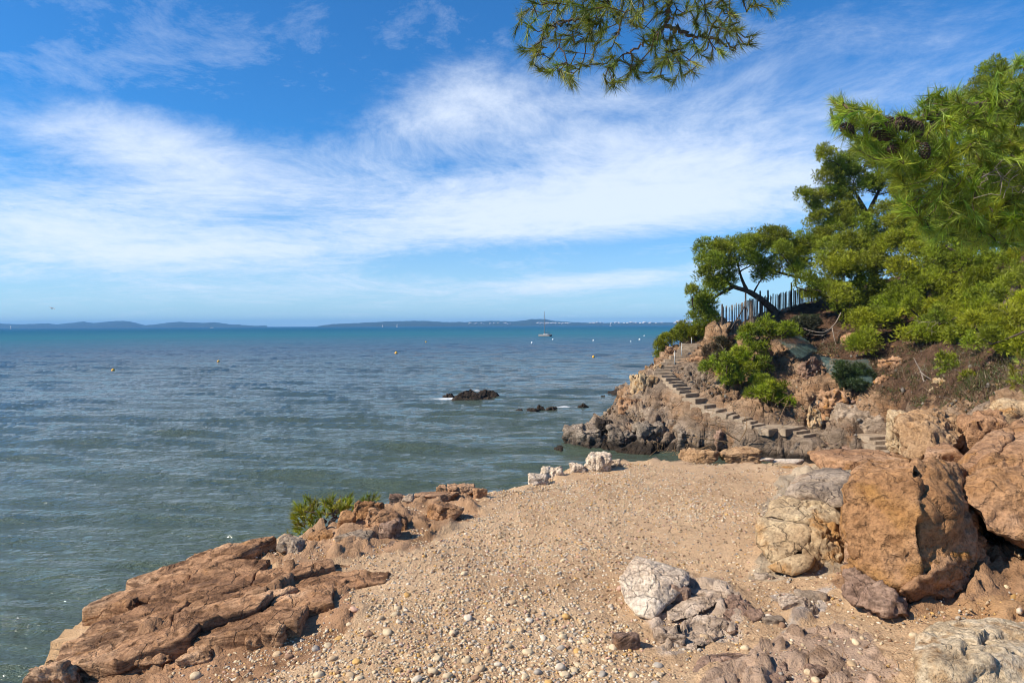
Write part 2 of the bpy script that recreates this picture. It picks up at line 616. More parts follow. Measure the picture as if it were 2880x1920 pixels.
M['boat_dark'] = simple('dark antifouling', (0.025, 0.027, 0.035), 0.6, 0.4, 0.2, 2)
M['mast'] = simple('grey mast alloy', (0.22, 0.22, 0.23), 0.5, 0.5, 0.1, 2)
M['bird'] = simple('grey gull feather', (0.35, 0.35, 0.36), 0.9, 0.2, 0.1, 3)
M['town'] = simple('pale render walls', (0.62, 0.56, 0.5), 0.9, 0.2, 0.2, 0.02)


def needle_mat(name, tint=(1, 1, 1), trans=0.24):
    m, T, out = mat(name)
    a = T.n('ShaderNodeAttribute', attribute_name='Col').outputs['Color']
    c = T.mix(1.0, a, tint, 'MULTIPLY')
    p = T.n('ShaderNodeBsdfPrincipled')
    T.put(p, 'Base Color', c)
    T.put(p, 'Roughness', 0.5)
    T.put(p, 'Specular IOR Level', 0.35)
    tr = T.n('ShaderNodeBsdfTranslucent')
    T.put(tr, 'Color', T.mix(1.0, c, (1.15, 1.15, 0.6), 'MULTIPLY'))
    mx = T.n('ShaderNodeMixShader')
    T.put(mx, '0', trans)
    T.put(mx, '1', p.outputs[0])
    T.put(mx, '2', tr.outputs[0])
    T.put(out, 'Surface', mx.outputs[0])
    return m


M['needle'] = needle_mat('pine needles')


def pebble_mat():
    m, T, out = mat('pebble stone')
    a = T.n('ShaderNodeAttribute', attribute_name='Col').outputs['Color']
    g = T.n('ShaderNodeNewGeometry').outputs['Position']
    n = T.noise(g, 60, 5, 0.6)
    c = T.mix(1.0, a, T.ramp(n, [(0.3, (0.8, 0.78, 0.75)), (0.6, (1.08, 1.07, 1.05))]), 'MULTIPLY')
    principled(T, out, c, 0.8, T.bump(T.noise(g, 220, 3), 0.25, 0.003), 0.25)
    return m


M['pebble'] = pebble_mat()


def sand_mat():
    m, T, out = mat('sand and grit')
    g = T.n('ShaderNodeNewGeometry').outputs['Position']
    n1 = T.noise(g, 0.9, 6, 0.6)
    c = T.ramp(n1, [(0.3, (0.40, 0.25, 0.135)), (0.5, (0.52, 0.345, 0.20)), (0.7, (0.59, 0.41, 0.25))])
    n2 = T.noise(g, 14, 8, 0.7)
    c = T.mix(1.0, c, T.ramp(n2, [(0.3, (0.72, 0.70, 0.68)), (0.5, (1, 1, 1)), (0.75, (1.12, 1.1, 1.08))]), 'MULTIPLY')
    n3 = T.noise(g, 130, 4, 0.7)
    c = T.mix(1.0, c, T.ramp(n3, [(0.3, (0.55, 0.5, 0.46)), (0.48, (1, 1, 1)), (0.62, (1, 1, 1)), (0.75, (1.3, 1.28, 1.25))]), 'MULTIPLY')
    # red earth under the boulders on the right, by attribute
    e = T.n('ShaderNodeAttribute', attribute_name='Earth').outputs['Fac']
    red = T.ramp(T.noise(g, 5, 7, 0.65), [(0.3, (0.30, 0.155, 0.07)), (0.55, (0.42, 0.24, 0.115)), (0.75, (0.52, 0.33, 0.18))])
    c = T.mix(e, c, red)
    rk = T.n('ShaderNodeAttribute', attribute_name='Rock').outputs['Fac']
    rc = T.n('ShaderNodeAttribute', attribute_name='RockCol').outputs['Color']
    rn = T.noise(g, 3.2, 8, 0.66, 0.5)
    rs = T.noise(T.mapping(g, (0, 0, 0), (R(40), R(25), R(15)), (0.5, 0.5, 5)), 4.0, 7, 0.65)
    rc = T.mix(1.0, rc, T.ramp(rn, [(0.3, (0.55, 0.5, 0.45)), (0.5, (1, 1, 1)), (0.7, (1.45, 1.42, 1.4))]), 'MULTIPLY')
    rc = T.mix(T.mapr(rs, 0.5, 0.66, 0, 0.55), rc, (0.16, 0.095, 0.055))
    rm = T.mapr(T.m('ADD', rk, T.m('MULTIPLY', T.m('SUBTRACT', T.noise(g, 6, 7, 0.7), 0.5), 0.9)), 0.42, 0.56, 0, 1)
    c = T.mix(rm, c, rc)
    vo = T.n('ShaderNodeTexVoronoi', feature='F1')
    T.put(vo, 'Vector', g)
    T.put(vo, 'Scale', 75.0)
    h = T.m('ADD', T.m('MULTIPLY', n2, 1.5), T.m('ADD', T.m('MULTIPLY', n3, 0.45), T.m('MULTIPLY', vo.outputs['Distance'], -0.35)))
    h = T.m('ADD', h, T.m('MULTIPLY', T.m('MULTIPLY', T.m('ADD', rn, T.m('MULTIPLY', rs, -1.0)), rm), 2.0))
    principled(T, out, c, 0.95, T.bump(h, 0.9, 0.018), 0.15)
    return m


M['sand'] = sand_mat()


def hill_mat():
    """headland: grey tide-worn stone, tan and orange rock, and brown needle-strewn soil, by zone"""
    m, T, out = mat('headland rock and soil')
    g = T.n('ShaderNodeNewGeometry').outputs['Position']
    z = T.n('ShaderNodeAttribute', attribute_name='Zone')
    sp = T.n('ShaderNodeSeparateColor')
    T.put(sp, '0', z.outputs['Color'])
    soil, tan, wet = sp.outputs
    wv = T.vm('ADD', g, T.vm('SCALE', T.noise(g, 0.9, 4, 0.6, 0, 'Color'), scale=0.8))
    n1 = T.noise(wv, 0.85, 8, 0.65)
    grey = T.ramp(n1, [(0.3, (0.13, 0.095, 0.068)), (0.5, (0.27, 0.20, 0.14)), (0.7, (0.41, 0.32, 0.235))])
    tanc = T.ramp(n1, [(0.3, (0.19, 0.10, 0.05)), (0.5, (0.35, 0.215, 0.12)), (0.7, (0.47, 0.325, 0.205))])
    c = T.mix(tan, grey, tanc)
    stn = T.noise(T.mapping(g, (9, 4, 2)), 0.8, 6, 0.62, 0.7)
    c = T.mix(T.mapr(stn, 0.54, 0.68, 0, 0.6), c, (0.32, 0.15, 0.055))
    strat = T.noise(T.mapping(wv, (0, 0, 0), (R(48), R(22), 0), (0.5, 0.5, 5)), 1.6, 7, 0.65)
    c = T.mix(T.mapr(strat, 0.45, 0.66, 0, 0.55), c, (0.09, 0.055, 0.035))
    sn = T.noise(g, 2.2, 8, 0.7)
    soilc = T.ramp(sn, [(0.3, (0.05, 0.029, 0.018)), (0.5, (0.105, 0.06, 0.036)), (0.68, (0.17, 0.10, 0.06)), (0.8, (0.30, 0.19, 0.11))])
    edge = T.m('ADD', soil, T.m('MULTIPLY', T.m('SUBTRACT', T.noise(g, 1.6, 7, 0.68), 0.5), 1.3))
    sm = T.mapr(edge, 0.42, 0.6, 0, 1)
    c = T.mix(sm, c, soilc)
    we = T.m('ADD', wet, T.m('MULTIPLY', T.m('SUBTRACT', T.noise(g, 1.5, 6), 0.5), 0.8))
    c = T.mix(T.mapr(we, 0.4, 0.75, 0, 0.9), c, (0.022, 0.017, 0.013))
    fn = T.noise(g, 22, 6, 0.7)
    c = T.mix(1.0, c, T.ramp(fn, [(0.3, (0.55, 0.52, 0.5)), (0.5, (1, 1, 1)), (0.75, (1.25, 1.22, 1.18))]), 'MULTIPLY')
    vo = T.n('ShaderNodeTexVoronoi', feature='DISTANCE_TO_EDGE')
    T.put(vo, 'Vector', wv)
    T.put(vo, 'Scale', 1.5)
    ck = T.mapr(vo.outputs['Distance'], 0, 0.05, 0, 1)
    h = T.m('ADD', T.m('MULTIPLY', T.noise(wv, 3.5, 9, 0.68), 1.4), T.m('ADD', T.m('MULTIPLY', ck, 0.35), T.m('MULTIPLY', strat, -0.7)))
    nrm = T.bump(h, 0.9, 0.16)
    nrm = T.bump(fn, 0.5, 0.03, nrm)
    principled(T, out, c, 0.95, nrm, 0.12)
    return m


M['hillside'] = hill_mat()


def sea_mat():
    m, T, out = mat('sea water')
    g = T.n('ShaderNodeNewGeometry').outputs['Position']
    dist = T.vm('LENGTH', g)
    big = T.noise(T.mapping(g, (0, 0, 0), (0, 0, R(10)), (0.25, 1, 1)), 0.012, 3, 0.5)
    dn = T.m('MULTIPLY', dist, T.m('ADD', 0.75, T.m('MULTIPLY', big, 0.5)))
    # shallow silty water by the shore, dark weed beds, turquoise over sand, deep blue far out
    c = T.ramp(T.m('DIVIDE', T.m('LOGARITHM', T.m('MAXIMUM', dn, 1.0), 10.0), 4.0),
               [(0.30, (0.064, 0.084, 0.052)), (0.40, (0.058, 0.078, 0.056)), (0.50, (0.042, 0.068, 0.076)), (0.556, (0.024, 0.058, 0.105)),
                (0.61, (0.022, 0.09, 0.145)), (0.655, (0.020, 0.120, 0.170)), (0.75, (0.004, 0.082, 0.145)), (0.9, (0.002, 0.055, 0.12))])
    fo = T.n('ShaderNodeAttribute', attribute_name='Foam').outputs['Fac']
    fnz = T.noise(T.mapping(g, (0, 0, 0), (0, 0, 0), (0.7, 1.6, 1)), 2.6, 8, 0.72)
    foam = T.mapr(T.m('ADD', fo, T.m('MULTIPLY', fnz, 1.0)), 0.98, 1.18, 0, 1)
    col = T.mix(foam, c, (0.75, 0.77, 0.78))
    # ripples: smaller close by, longer far out
    mp = T.mapping(g, (0, 0, 0), (0, 0, R(-8)), (0.30, 1.0, 1))
    r1 = T.noise(mp, 1.5, 4, 0.55, 0.3)
    r2 = T.noise(T.mapping(g, (3, 1, 0), (0, 0, R(8)), (0.38, 1.0, 1)), 4.2, 4, 0.6, 0.4)
    r3 = T.noise(mp, 0.33, 4, 0.55, 0.2)
    r4 = T.noise(g, 13.0, 3, 0.6, 0.2)
    near = T.mapr(dist, 12, 90, 1, 0)
    far = T.mapr(dist, 25, 140, 0, 1)
    h = T.m('ADD', T.m('MULTIPLY', r1, 0.26), T.m('MULTIPLY', r2, 0.15))
    h = T.m('ADD', h, T.m('MULTIPLY', T.m('MULTIPLY', r4, near), 0.032))
    h = T.m('ADD', h, T.m('MULTIPLY', T.m('MULTIPLY', r3, far), 0.45))
    nrm = T.bump(h, 1.0, 1.0)
    p = principled(T, out, col, T.m('ADD', 0.06, T.m('ADD', T.m('MULTIPLY', foam, 0.8), T.mapr(dist, 40, 900, 0.0, 0.16))), nrm, T.mapr(T.m('LOGARITHM', T.m('MAXIMUM', dist, 1.0), 10.0), 1.7, 2.35, 0.52, 0.2))
    T.put(p, 'IOR', 1.333)
    df = T.n('ShaderNodeBsdfDiffuse')      # far out the chop is too fine to mirror: mostly body colour
    T.put(df, 'Color', col)
    mx = T.n('ShaderNodeMixShader')
    T.put(mx, '0', T.mapr(T.m('LOGARITHM', T.m('MAXIMUM', dist, 1.0), 10.0), 1.85, 2.6, 0.0, 0.85))
    T.put(mx, '1', p.outputs[0])
    T.put(mx, '2', df.outputs[0])
    T.put(out, 'Surface', mx.outputs[0])
    return m


M['sea'] = sea_mat()


def coast_mat():
    m, T, out = mat('far wooded coast')
    g = T.n('ShaderNodeNewGeometry').outputs['Position']
    n = T.noise(g, 0.012, 7, 0.65)
    c = T.ramp(n, [(0.35, (0.022, 0.035, 0.02)), (0.6, (0.05, 0.065, 0.035)), (0.8, (0.12, 0.11, 0.075))])
    principled(T, out, c, 1.0, None, 0.0)
    return m


M['coast'] = coast_mat()
# ------------------------------------------------------------------ the sandy ledge we stand on
LEDGE_C = [(0, 1, 3.98), (0, 3, 4.0), (0, 5, 4.0), (0, 6.6, 4.0), (1, 8.2, 4.02), (2, 8, 4.02), (1, 5, 4.0), (2, 6.2, 4.03), (-1, 4, 3.98), (-1.7, 4, 3.88),
           (-2.2, 4.6, 3.84), (-2.6, 3.6, 3.70), (-2.0, 3.1, 3.76), (-1.0, 2.8, 3.93), (-1.5, 6, 4.0), (-2.2, 5.2, 3.9), (-1.2, 5.2, 3.99), (1.6, 3.6, 4.03), (2.2, 3.8, 4.08), (2.8, 3.7, 4.17),
           (2.3, 5.3, 4.06), (3, 6.5, 4.04), (3.4, 8, 3.98), (4, 5, 4.3), (4.3, 6.5, 4.15), (5.2, 7, 4.3), (6, 5, 4.7), (4.2, 3.5, 4.5),
           (3, 2.2, 4.2), (1.5, 2, 4.02), (7, 8, 4.4), (5, 9, 3.8), (8, 11, 3.9), (6.2, 11, 3.5), (9, 6, 5.0), (-3.2, 2.2, 3.55), (-2, 1.5, 3.75), (12, 12, 4.5)]
ledge_rbf = rbf(LEDGE_C, 0.05)
EDGE_PX = [(40, 1985, 3.66), (85, 1895, 3.70), (250, 1762, 3.72), (420, 1650, 3.77), (490, 1602, 3.8), (600, 1552, 3.86), (690, 1556, 3.9), (780, 1512, 3.95),
           (945, 1462, 4.0), (1060, 1418, 4.0), (1170, 1398, 4.0), (1280, 1386, 4.0), (1370, 1372, 4.0), (1430, 1362, 4.0), (1500, 1352, 4.0), (1600, 1312, 4.0), (1700, 1298, 4.02),
           (1800, 1294, 4.02), (1900, 1294, 4.02), (2020, 1293, 4.02), (2150, 1291, 4.02), (2280, 1290, 4.03), (2420, 1280, 4.06)]
EDGE = [tuple(atz(px, py, z)[:2]) for px, py, z in EDGE_PX]
LEDGE_POLY = [(-3.1, 1.6), (-3.0, -1.0), (14, -1.0), (14, 13), (9.0, 12.5), (6.2, 10.2), (4.7, 9.0)] + EDGE[::-1]


def ledge_z(P):
    P = np.atleast_2d(np.asarray(P, float))[:, :2]
    z = ledge_rbf(P)
    ins = inside(P, LEDGE_POLY)
    d = seg_dist(P, LEDGE_POLY)
    drop = np.where(ins, 0.05 * np.exp(-d / 0.12), 0.05 + np.minimum(d * 2.6, 0.5 + d * 2.2))
    return np.where(ins, z - drop, np.maximum(z - drop, -1.5))


def gz(x, y):
    return float(ledge_z([(x, y)])[0])


def ground_at(px, py):
    """where the ray through a photograph pixel meets the ledge"""
    d = 2.0
    ds = np.arange(2.2, 14, 0.03)
    pts = np.array([at(px, py, t)[:] for t in ds])
    zz = ledge_z(pts)
    hit = np.where(pts[:, 2] <= zz)[0]
    k = hit[0] if len(hit) else len(ds) - 1
    return Vector(pts[k])


EARTH_POLY = [(1.7, 2.0), (2.1, 3.4), (2.6, 4.3), (3.0, 5.6), (3.3, 7.2), (4.2, 9.5), (14, 13), (14, 1.5), (3, 1.2)]


ZONES = [  # bedrock breaking through the sand: outline in photograph pixels, rise, colour
    ([(1740, 1650), (1790, 1570), (1960, 1600), (2080, 1650), (2135, 1700), (2120, 1790), (2010, 1830), (1900, 1860), (1820, 1840), (1780, 1740)], 0.03, (0.50, 0.38, 0.28)),
    ([(1870, 1980), (1950, 1850), (2120, 1790), (2250, 1750), (2420, 1750), (2510, 1850), (2540, 1980)], 0.035, (0.40, 0.275, 0.19)),
    ([(2285, 1790), (2330, 1760), (2400, 1780), (2450, 1870), (2390, 1910), (2320, 1870)], 0.03, (0.62, 0.52, 0.45)),
    ([(2350, 1640), (2420, 1730), (2560, 1750), (2900, 1720), (3150, 1500), (3150, 1180), (2700, 1170), (2480, 1290), (2400, 1330)], 0.05, (0.36, 0.21, 0.115)),
    ([(2180, 1665), (2340, 1655), (2340, 1740), (2190, 1775)], 0.025, (0.45, 0.37, 0.30)),
    ([(760, 1510), (950, 1440), (1150, 1385), (1372, 1362), (1340, 1440), (1150, 1530), (950, 1548), (760, 1590)], 0.035, (0.38, 0.23, 0.13)),
    ([(40, 1990), (85, 1880), (420, 1640), (600, 1545), (720, 1550), (1030, 1600), (1020, 1680), (900, 1800), (700, 1850), (340, 1960)], 0.03, (0.35, 0.20, 0.11)),
    ([(2115, 1620), (2140, 1470), (2190, 1340), (2300, 1300), (2420, 1310), (2400, 1620)], 0.03, (0.40, 0.31, 0.21))]


def build_ledge():
    angs = np.arange(-62, 62.01, 0.23)
    rads = [0.7]
    while rads[-1] < 14.5:
        rads.append(rads[-1] * (1.0068 if 2.4 < rads[-1] < 6.5 else 1.011))
    XY, F, nr, na = polar_grid(angs, rads)
    z = ledge_z(XY)
    P = np.column_stack([XY, z])
    inn = inside(XY, LEDGE_POLY)
    d = seg_dist(XY, LEDGE_POLY)
    edge = np.where(inn, np.exp(-d / 0.25), 1.0)
    # rough lumps, footprints and runnels in the sand, broken stone at the rim
    e = smooth(-seg_dist(XY, EARTH_POLY) * np.where(inside(XY, EARTH_POLY), -1, 1), -0.35, 0.3)
    z2 = z + 0.030 * fbm(P * 1.7, 4, 3) + 0.014 * fbm(P * 7, 4, 9) + 0.006 * fbm(P * 30, 3, 19)
    fa, fe = facet(P * np.array([1, 1, 1]), 0.35, 5, 0.9)
    fb, _ = facet(P, 0.11, 15, 0.9)
    z2 += edge * (0.05 * fa + 0.02 * fb)
    z2 += e * (0.06 * fbm(P * 2.6, 4, 31) + 0.035 * fb + 0.02 * fa)
    rock = np.zeros(len(XY))
    rcol = np.full((len(XY), 3), 0.3)
    wob = 0.16 * fbm(P * 2.2, 4, 91)
    fc, ec = facet(P + 0.08 * np.stack([fbm(P * 4, 2, 95 + k) for k in range(3)], 1), 0.34, 105, 1.0)
    fd, ed = facet(P, 0.13, 115, 1.0)
    ff, _ = facet(P, 0.05, 125, 1.0)
    for poly, rise, colr in ZONES:
        q = [atz(a, min(b, 1990), 4.05).to_2d()[:] if b > 1150 else at(a, b, 7).to_2d()[:] for a, b in poly]
        sdz = seg_dist(XY, q) * np.where(inside(XY, q), 1, -1) + wob
        mk = smooth(sdz, -0.10, 0.16)
        rcol[mk > rock] = colr
        m2 = smooth(sdz, -0.06, 0.10)
        add = m2 * (rise + 0.062 * fc + 0.040 * fd + 0.018 * ff - 0.03 * (1 - smooth(ec, 0, 0.1)))
        z2 = np.where(mk > 0, np.maximum(z2, z2 + add - 0.02 * m2), z2)
        rock = np.maximum(rock, mk)
    P[:, 2] = z2
    N = grid_normals(np.column_stack([XY, z]), nr, na)
    if N[:, 2].mean() < 0:
        N = -N
        F = F[:, ::-1]
    side = np.where(inn, 0, 1)
    P += (N * np.array([1, 1, 0.2])) * (side * 0.35 * facet(P, 0.8, 44)[0])[:, None]
    rim = smooth(np.where(inn, -d, d), -0.05, 0.25)
    me = new_mesh('ground', P, F, M['sand'], True, {'Earth': np.clip(np.maximum(e * 0.8, rim * 0.8), 0, 1), 'Rock': rock, 'RockCol': rcol})
    o = put('ground', me, None, 'structure')
    o['label'] = 'sandy ledge strewn with pebbles above the sea'
    return o


build_ledge()


# ------------------------------------------------------------------ the headland and the wooded slope
def dstair(py):
    return float(np.interp(py, [965, 1020, 1100, 1200, 1225], [37.4, 35.6, 32.2, 28.9, 28.3]))


STAIR_PX = [(1944, 968, -8), (1938, 976, -8), (1931, 984, -8), (1922, 993, -8), (1911, 1002, -6), (1898, 1011, -6), (1884, 1020, -4), (1872, 1030, -2),
            (1866, 1038, 0), (1864, 1047, 4), (1874, 1055, 12), (1884, 1064, 18), (1895, 1073, 22), (1905, 1081, 24), (1914, 1090, 26), (1922, 1099, 28),
            (1936, 1109, 32), (1956, 1121, 36), (1978, 1138, 40), (2008, 1151, 44), (2032, 1162, 46), (2060, 1170, 48), (2086, 1178, 46), (2106, 1186, 40), (2120, 1194, 36),
            (2170, 1201, 30), (2214, 1202, 30), (2248, 1212, 32), (2268, 1223, 34)]
STAIR = [at(px, py, dstair(py)) for px, py, r in STAIR_PX]
LOW_PX = [(2462, 1226, 12), (2478, 1240, 10), (2481, 1255, 8), (2487, 1271, 6)]
LOW = [at(px, py, dd) for (px, py, r), dd in zip(LOW_PX, (27.4, 26.9, 26.4, 25.9))]

HC = []
for px, py, d in [
        # tip and shoreline just under water
        (1572, 1250, 33.2), (1590, 1264, 31.5), (1660, 1268, 31), (1740, 1276, 30.3), (1800, 1284, 29.7), (1860, 1284, 29.7), (1950, 1284, 29.6), (2050, 1284, 29.5), (2140, 1288, 29.0),
        # low grey rocks of the tip
        (1600, 1228, 33.2), (1640, 1205, 33), (1690, 1192, 32.7), (1735, 1180, 32.5), (1700, 1215, 31.8), (1790, 1210, 31.5), (1860, 1215, 31), (1860, 1250, 30.3), (1950, 1240, 30.1), (2050, 1240, 29.6),
        # face left of the stairs
        (1745, 1120, 34.0), (1750, 1150, 33.2), (1775, 1100, 34.4), (1790, 1068, 35.0), (1815, 1040, 35.7), (1840, 1022, 36.2), (1850, 1090, 33.8), (1860, 1130, 32.6), (1840, 1165, 32.0),
        (1900, 1150, 31.9), (1940, 1185, 31.0), (2000, 1205, 30.2), (2080, 1212, 29.5), (2160, 1228, 28.9), (2230, 1245, 28.4), (1868, 1000, 37.0), (1872, 984, 37.8), (1890, 972, 38.2),
        # crest
        (1925, 962, 38.3), (1965, 955, 37.4), (2000, 932, 36.9), (2040, 924, 36.8), (2085, 923, 37.0), (2110, 905, 38.0), (2160, 878, 38.8), (2230, 864, 39.8), (2310, 838, 41), (2400, 815, 42), (2520, 790, 42), (2650, 760, 42),
        (2800, 720, 41), (2950, 690, 40),
        # between stairs and soil slope
        (1985, 990, 36.0), (1990, 1030, 35.0), (2010, 1075, 33.7), (2060, 1000, 35.6), (2060, 1060, 33.7), (2090, 1120, 32.0), (2140, 1150, 30.8), (2130, 1080, 32.8), (2140, 1020, 34.2), (2140, 960, 36),
        (2200, 1170, 29.9), (2260, 1185, 29.2), (2230, 1100, 31.6), (2240, 1010, 34), (2230, 930, 36.8), (2330, 1190, 28.6), (2400, 1195, 28.0), (2330, 1120, 30.2), (2330, 1050, 32), (2330, 960, 35), (2330, 900, 37.5),
        (2300, 1250, 27.9), (2360, 1262, 27.3), (2400, 1235, 27.3), (2300, 1285, 28.4), (2380, 1296, 27.2), (2440, 1298, 26.4),
        (2430, 1130, 28.6), (2440, 1040, 30.5), (2440, 950, 33.5), (2500, 1190, 26.5), (2530, 1280, 25.0), (2500, 1100, 27.8), (2540, 1020, 29.5), (2560, 930, 32.5), (2560, 870, 35.5),
        (2600, 1110, 24.5), (2640, 1040, 26.5), (2660, 960, 29), (2680, 880, 32), (2700, 1110, 20.5), (2740, 1050, 23), (2760, 980, 25.5), (2780, 900, 28.5), (2800, 820, 32),
        (2800, 1110, 16.5), (2840, 1040, 19), (2870, 960, 22), (2890, 870, 26), (2990, 1080, 14), (3050, 980, 18), (3100, 850, 24), (2620, 1200, 19.5), (2750, 1190, 14.5)]:
    p = at(px, py, d)
    HC.append((p.x, p.y, p.z))
for s, drop in [(STAIR, 0.09), (LOW, 0.2)]:
    for p in s:
        HC.append((p.x, p.y, p.z - drop))
# far side falls to open water; the cove and the flank out of sight
HC += [(4.0, 36.5, -1.2), (6.0, 41, -1.0), (9, 44.5, 0.5), (13, 48, 2.5), (18, 50, 5), (26, 52, 8), (40, 50, 12), (40, 35, 12), (34, 22, 9.5), (26, 14, 7.5), (22, 10, 7.0),
       (10.5, 25.5, -0.8), (12.0, 23.0, -0.6), (11, 19.5, -0.6), (9.5, 15.5, 0.2), (7, 21, -1.2), (3, 27, -1.3), (6, 13.0, 1.0), (8, 13, 2.8), (10, 13.5, 4.0), (2.2, 33.5, -1.3), (0, 40, -2), (8, 27.5, -1.0)]
hill_rbf = rbf(HC, 0.08)
STAIR_XY = [(p.x, p.y) for p in STAIR]
LOW_XY = [(p.x, p.y) for p in LOW]
# brown soil slope (the rest is bare rock)
SOIL_XY = [at(px, py, d).to_2d()[:] for px, py, d in [(2110, 905, 38), (2180, 935, 36.6), (2225, 985, 34.8), (2330, 1010, 33.2), (2370, 1060, 31.3), (2390, 1120, 29.3), (2470, 1130, 28.2), (2560, 1150, 26.0), (2680, 1160, 20.5), (2990, 1160, 12)]]
SOIL_POLY = SOIL_XY + [(26, 10), (45, 30), (45, 52), (10, 48)]


def build_hillside():
    angs = np.arange(2.2, 45.0, 0.088)
    rads = [10.0]
    while rads[-1] < 58:
        r = rads[-1]
        rads.append(r * (1.008 if r < 24.5 else (1.0027 if r < 41 else 1.012)))
    XY, F, nr, na = polar_grid(angs, rads)
    z = hill_rbf(XY)
    z = np.maximum(z, -1.6)
    P = np.column_stack([XY, z])
    N = grid_normals(P, nr, na)
    if N[:, 2].mean() < 0:
        N = -N
        F = F[:, ::-1]
    sd = np.minimum(seg_dist(XY, STAIR_XY, False), seg_dist(XY, LOW_XY, False))
    st = smooth(sd, 0.45, 1.3)
    so = inside(XY, SOIL_POLY)
    sdist = seg_dist(XY, SOIL_POLY)
    soil = smooth(np.where(so, sdist, -sdist), -0.5, 0.9)
    rough = (1 - 0.72 * soil) * (0.16 + 0.84 * st)
    f1, e1 = facet(P + 0.4 * np.stack([fbm(P * 0.8, 3, 71 + k) for k in range(3)], 1), 1.45, 21, 0.95)
    f2, e2 = facet(P, 0.62, 33, 0.95)
    f3, e3 = facet(P, 0.24, 47, 0.95)
    disp = rough * (0.40 * f1 + 0.20 * f2 + 0.075 * f3 + 0.10 * fbm(P * 1.2, 4, 5))
    disp += soil * (0.10 * fbm(P * 0.7, 4, 61) + 0.05 * fbm(P * 3, 3, 62))
    disp += rough * (-0.12 * (1 - smooth(e1, 0.0, 0.10)) - 0.06 * (1 - smooth(e2, 0.0, 0.12)))
    disp -= 0.05 * (1 - st)
    P2 = P + N * disp[:, None]
    # bed the stairs into the rock
    for line in (STAIR, LOW):
        Q = np.array([q[:] for q in line])
        dd = np.sqrt(((XY[:, None, :] - Q[None, :, :2]) ** 2).sum(2)) if False else None
        near = np.where(sd < 1.4)[0]
        D2 = ((XY[near][:, None, :] - Q[None, :, :2]) ** 2).sum(2)
        w = 1 / (D2 + 0.02) ** 2
        zs = (w * Q[None, :, 2]).sum(1) / w.sum(1)
        dm = np.sqrt(D2.min(1))
        t = 1 - smooth(dm, 0.42, 0.95)
        P2[near, 2] = P2[near, 2] * (1 - t) + (zs - 0.09) * t
    tan = smooth(P2[:, 2], 0.9, 2.2) * smooth(fbm(P * 0.35, 3, 88) + 0.35, -0.2, 0.4)
    wet = 1 - smooth(P2[:, 2], 0.05, 0.75)
    me = new_mesh('hillside', P2, F, M['hillside'], True, {'Zone': np.stack([soil, tan, wet], 1)})
    o = put('hillside', me, None, 'structure')
    o['label'] = 'rocky headland and brown soil slope beyond the cove'


build_hillside()


def hz(x, y):
    return float(hill_rbf([(x, y)])[0])


# ------------------------------------------------------------------ the sea
SEA_ROCKS = [  # px0, py0, px1, py1 of the parts awash
    ('main', 1272, 1096, 1345, 1127), ('main', 1310, 1108, 1362, 1127), ('main', 1338, 1097, 1412, 1119), ('main', 1250, 1107, 1274, 1117), ('main', 1355, 1116, 1400, 1123),
    ('low', 1446, 1151, 1473, 1158), ('low', 1476, 1148, 1520, 1160), ('low', 1508, 1141, 1538, 1153), ('low', 1528, 1145, 1564, 1153)]
FOAM = []
for px, py, rx, ry, s in [(1262, 1122, 2.3, 0.9, 0.75), (1300, 1128, 2.2, 0.6, 0.45), (1200, 1118, 3.5, 1.0, 0.42), (1110, 1112, 3.6, 1.6, 0.44), (1340, 1100, 1.0, 1.2, 0.6), (1445, 1116, 1.8, 1.0, 0.36), (1390, 1124, 1.8, 0.7, 0.55),
                          (1455, 1160, 1.5, 0.5, 0.6), (1540, 1162, 1.8, 0.6, 0.6), (1600, 1262, 1.6, 0.5, 0.40), (1700, 1276, 2.0, 0.5, 0.36), (1810, 1284, 2.2, 0.5, 0.34), (1900, 1286, 2, 0.4, 0.3), (1588, 1139, 1.25, 0.42, 0.72), (1640, 1140, 1.2, 0.4, 0.3), (1710, 1157, 1.5, 0.8, 0.42), (1500, 1147, 1.0, 0.8, 0.45), (1740, 1180, 1.6, 1.2, 0.25),
                          (55, 1078, 1.7, 1.3, 0.42), (0, 1090, 2, 1.2, 0.3), (340, 1168, 0, 0, 0), (1650, 1272, 2.2, 0.4, 0.25), (120, 944, 4, 5, 0.4), (262, 941, 3, 5, 0.3), (300, 1340, 0, 0, 0)]:
    if rx:
        p = atz(px, py, 0)
        FOAM.append((p.x, p.y, rx, ry, s))


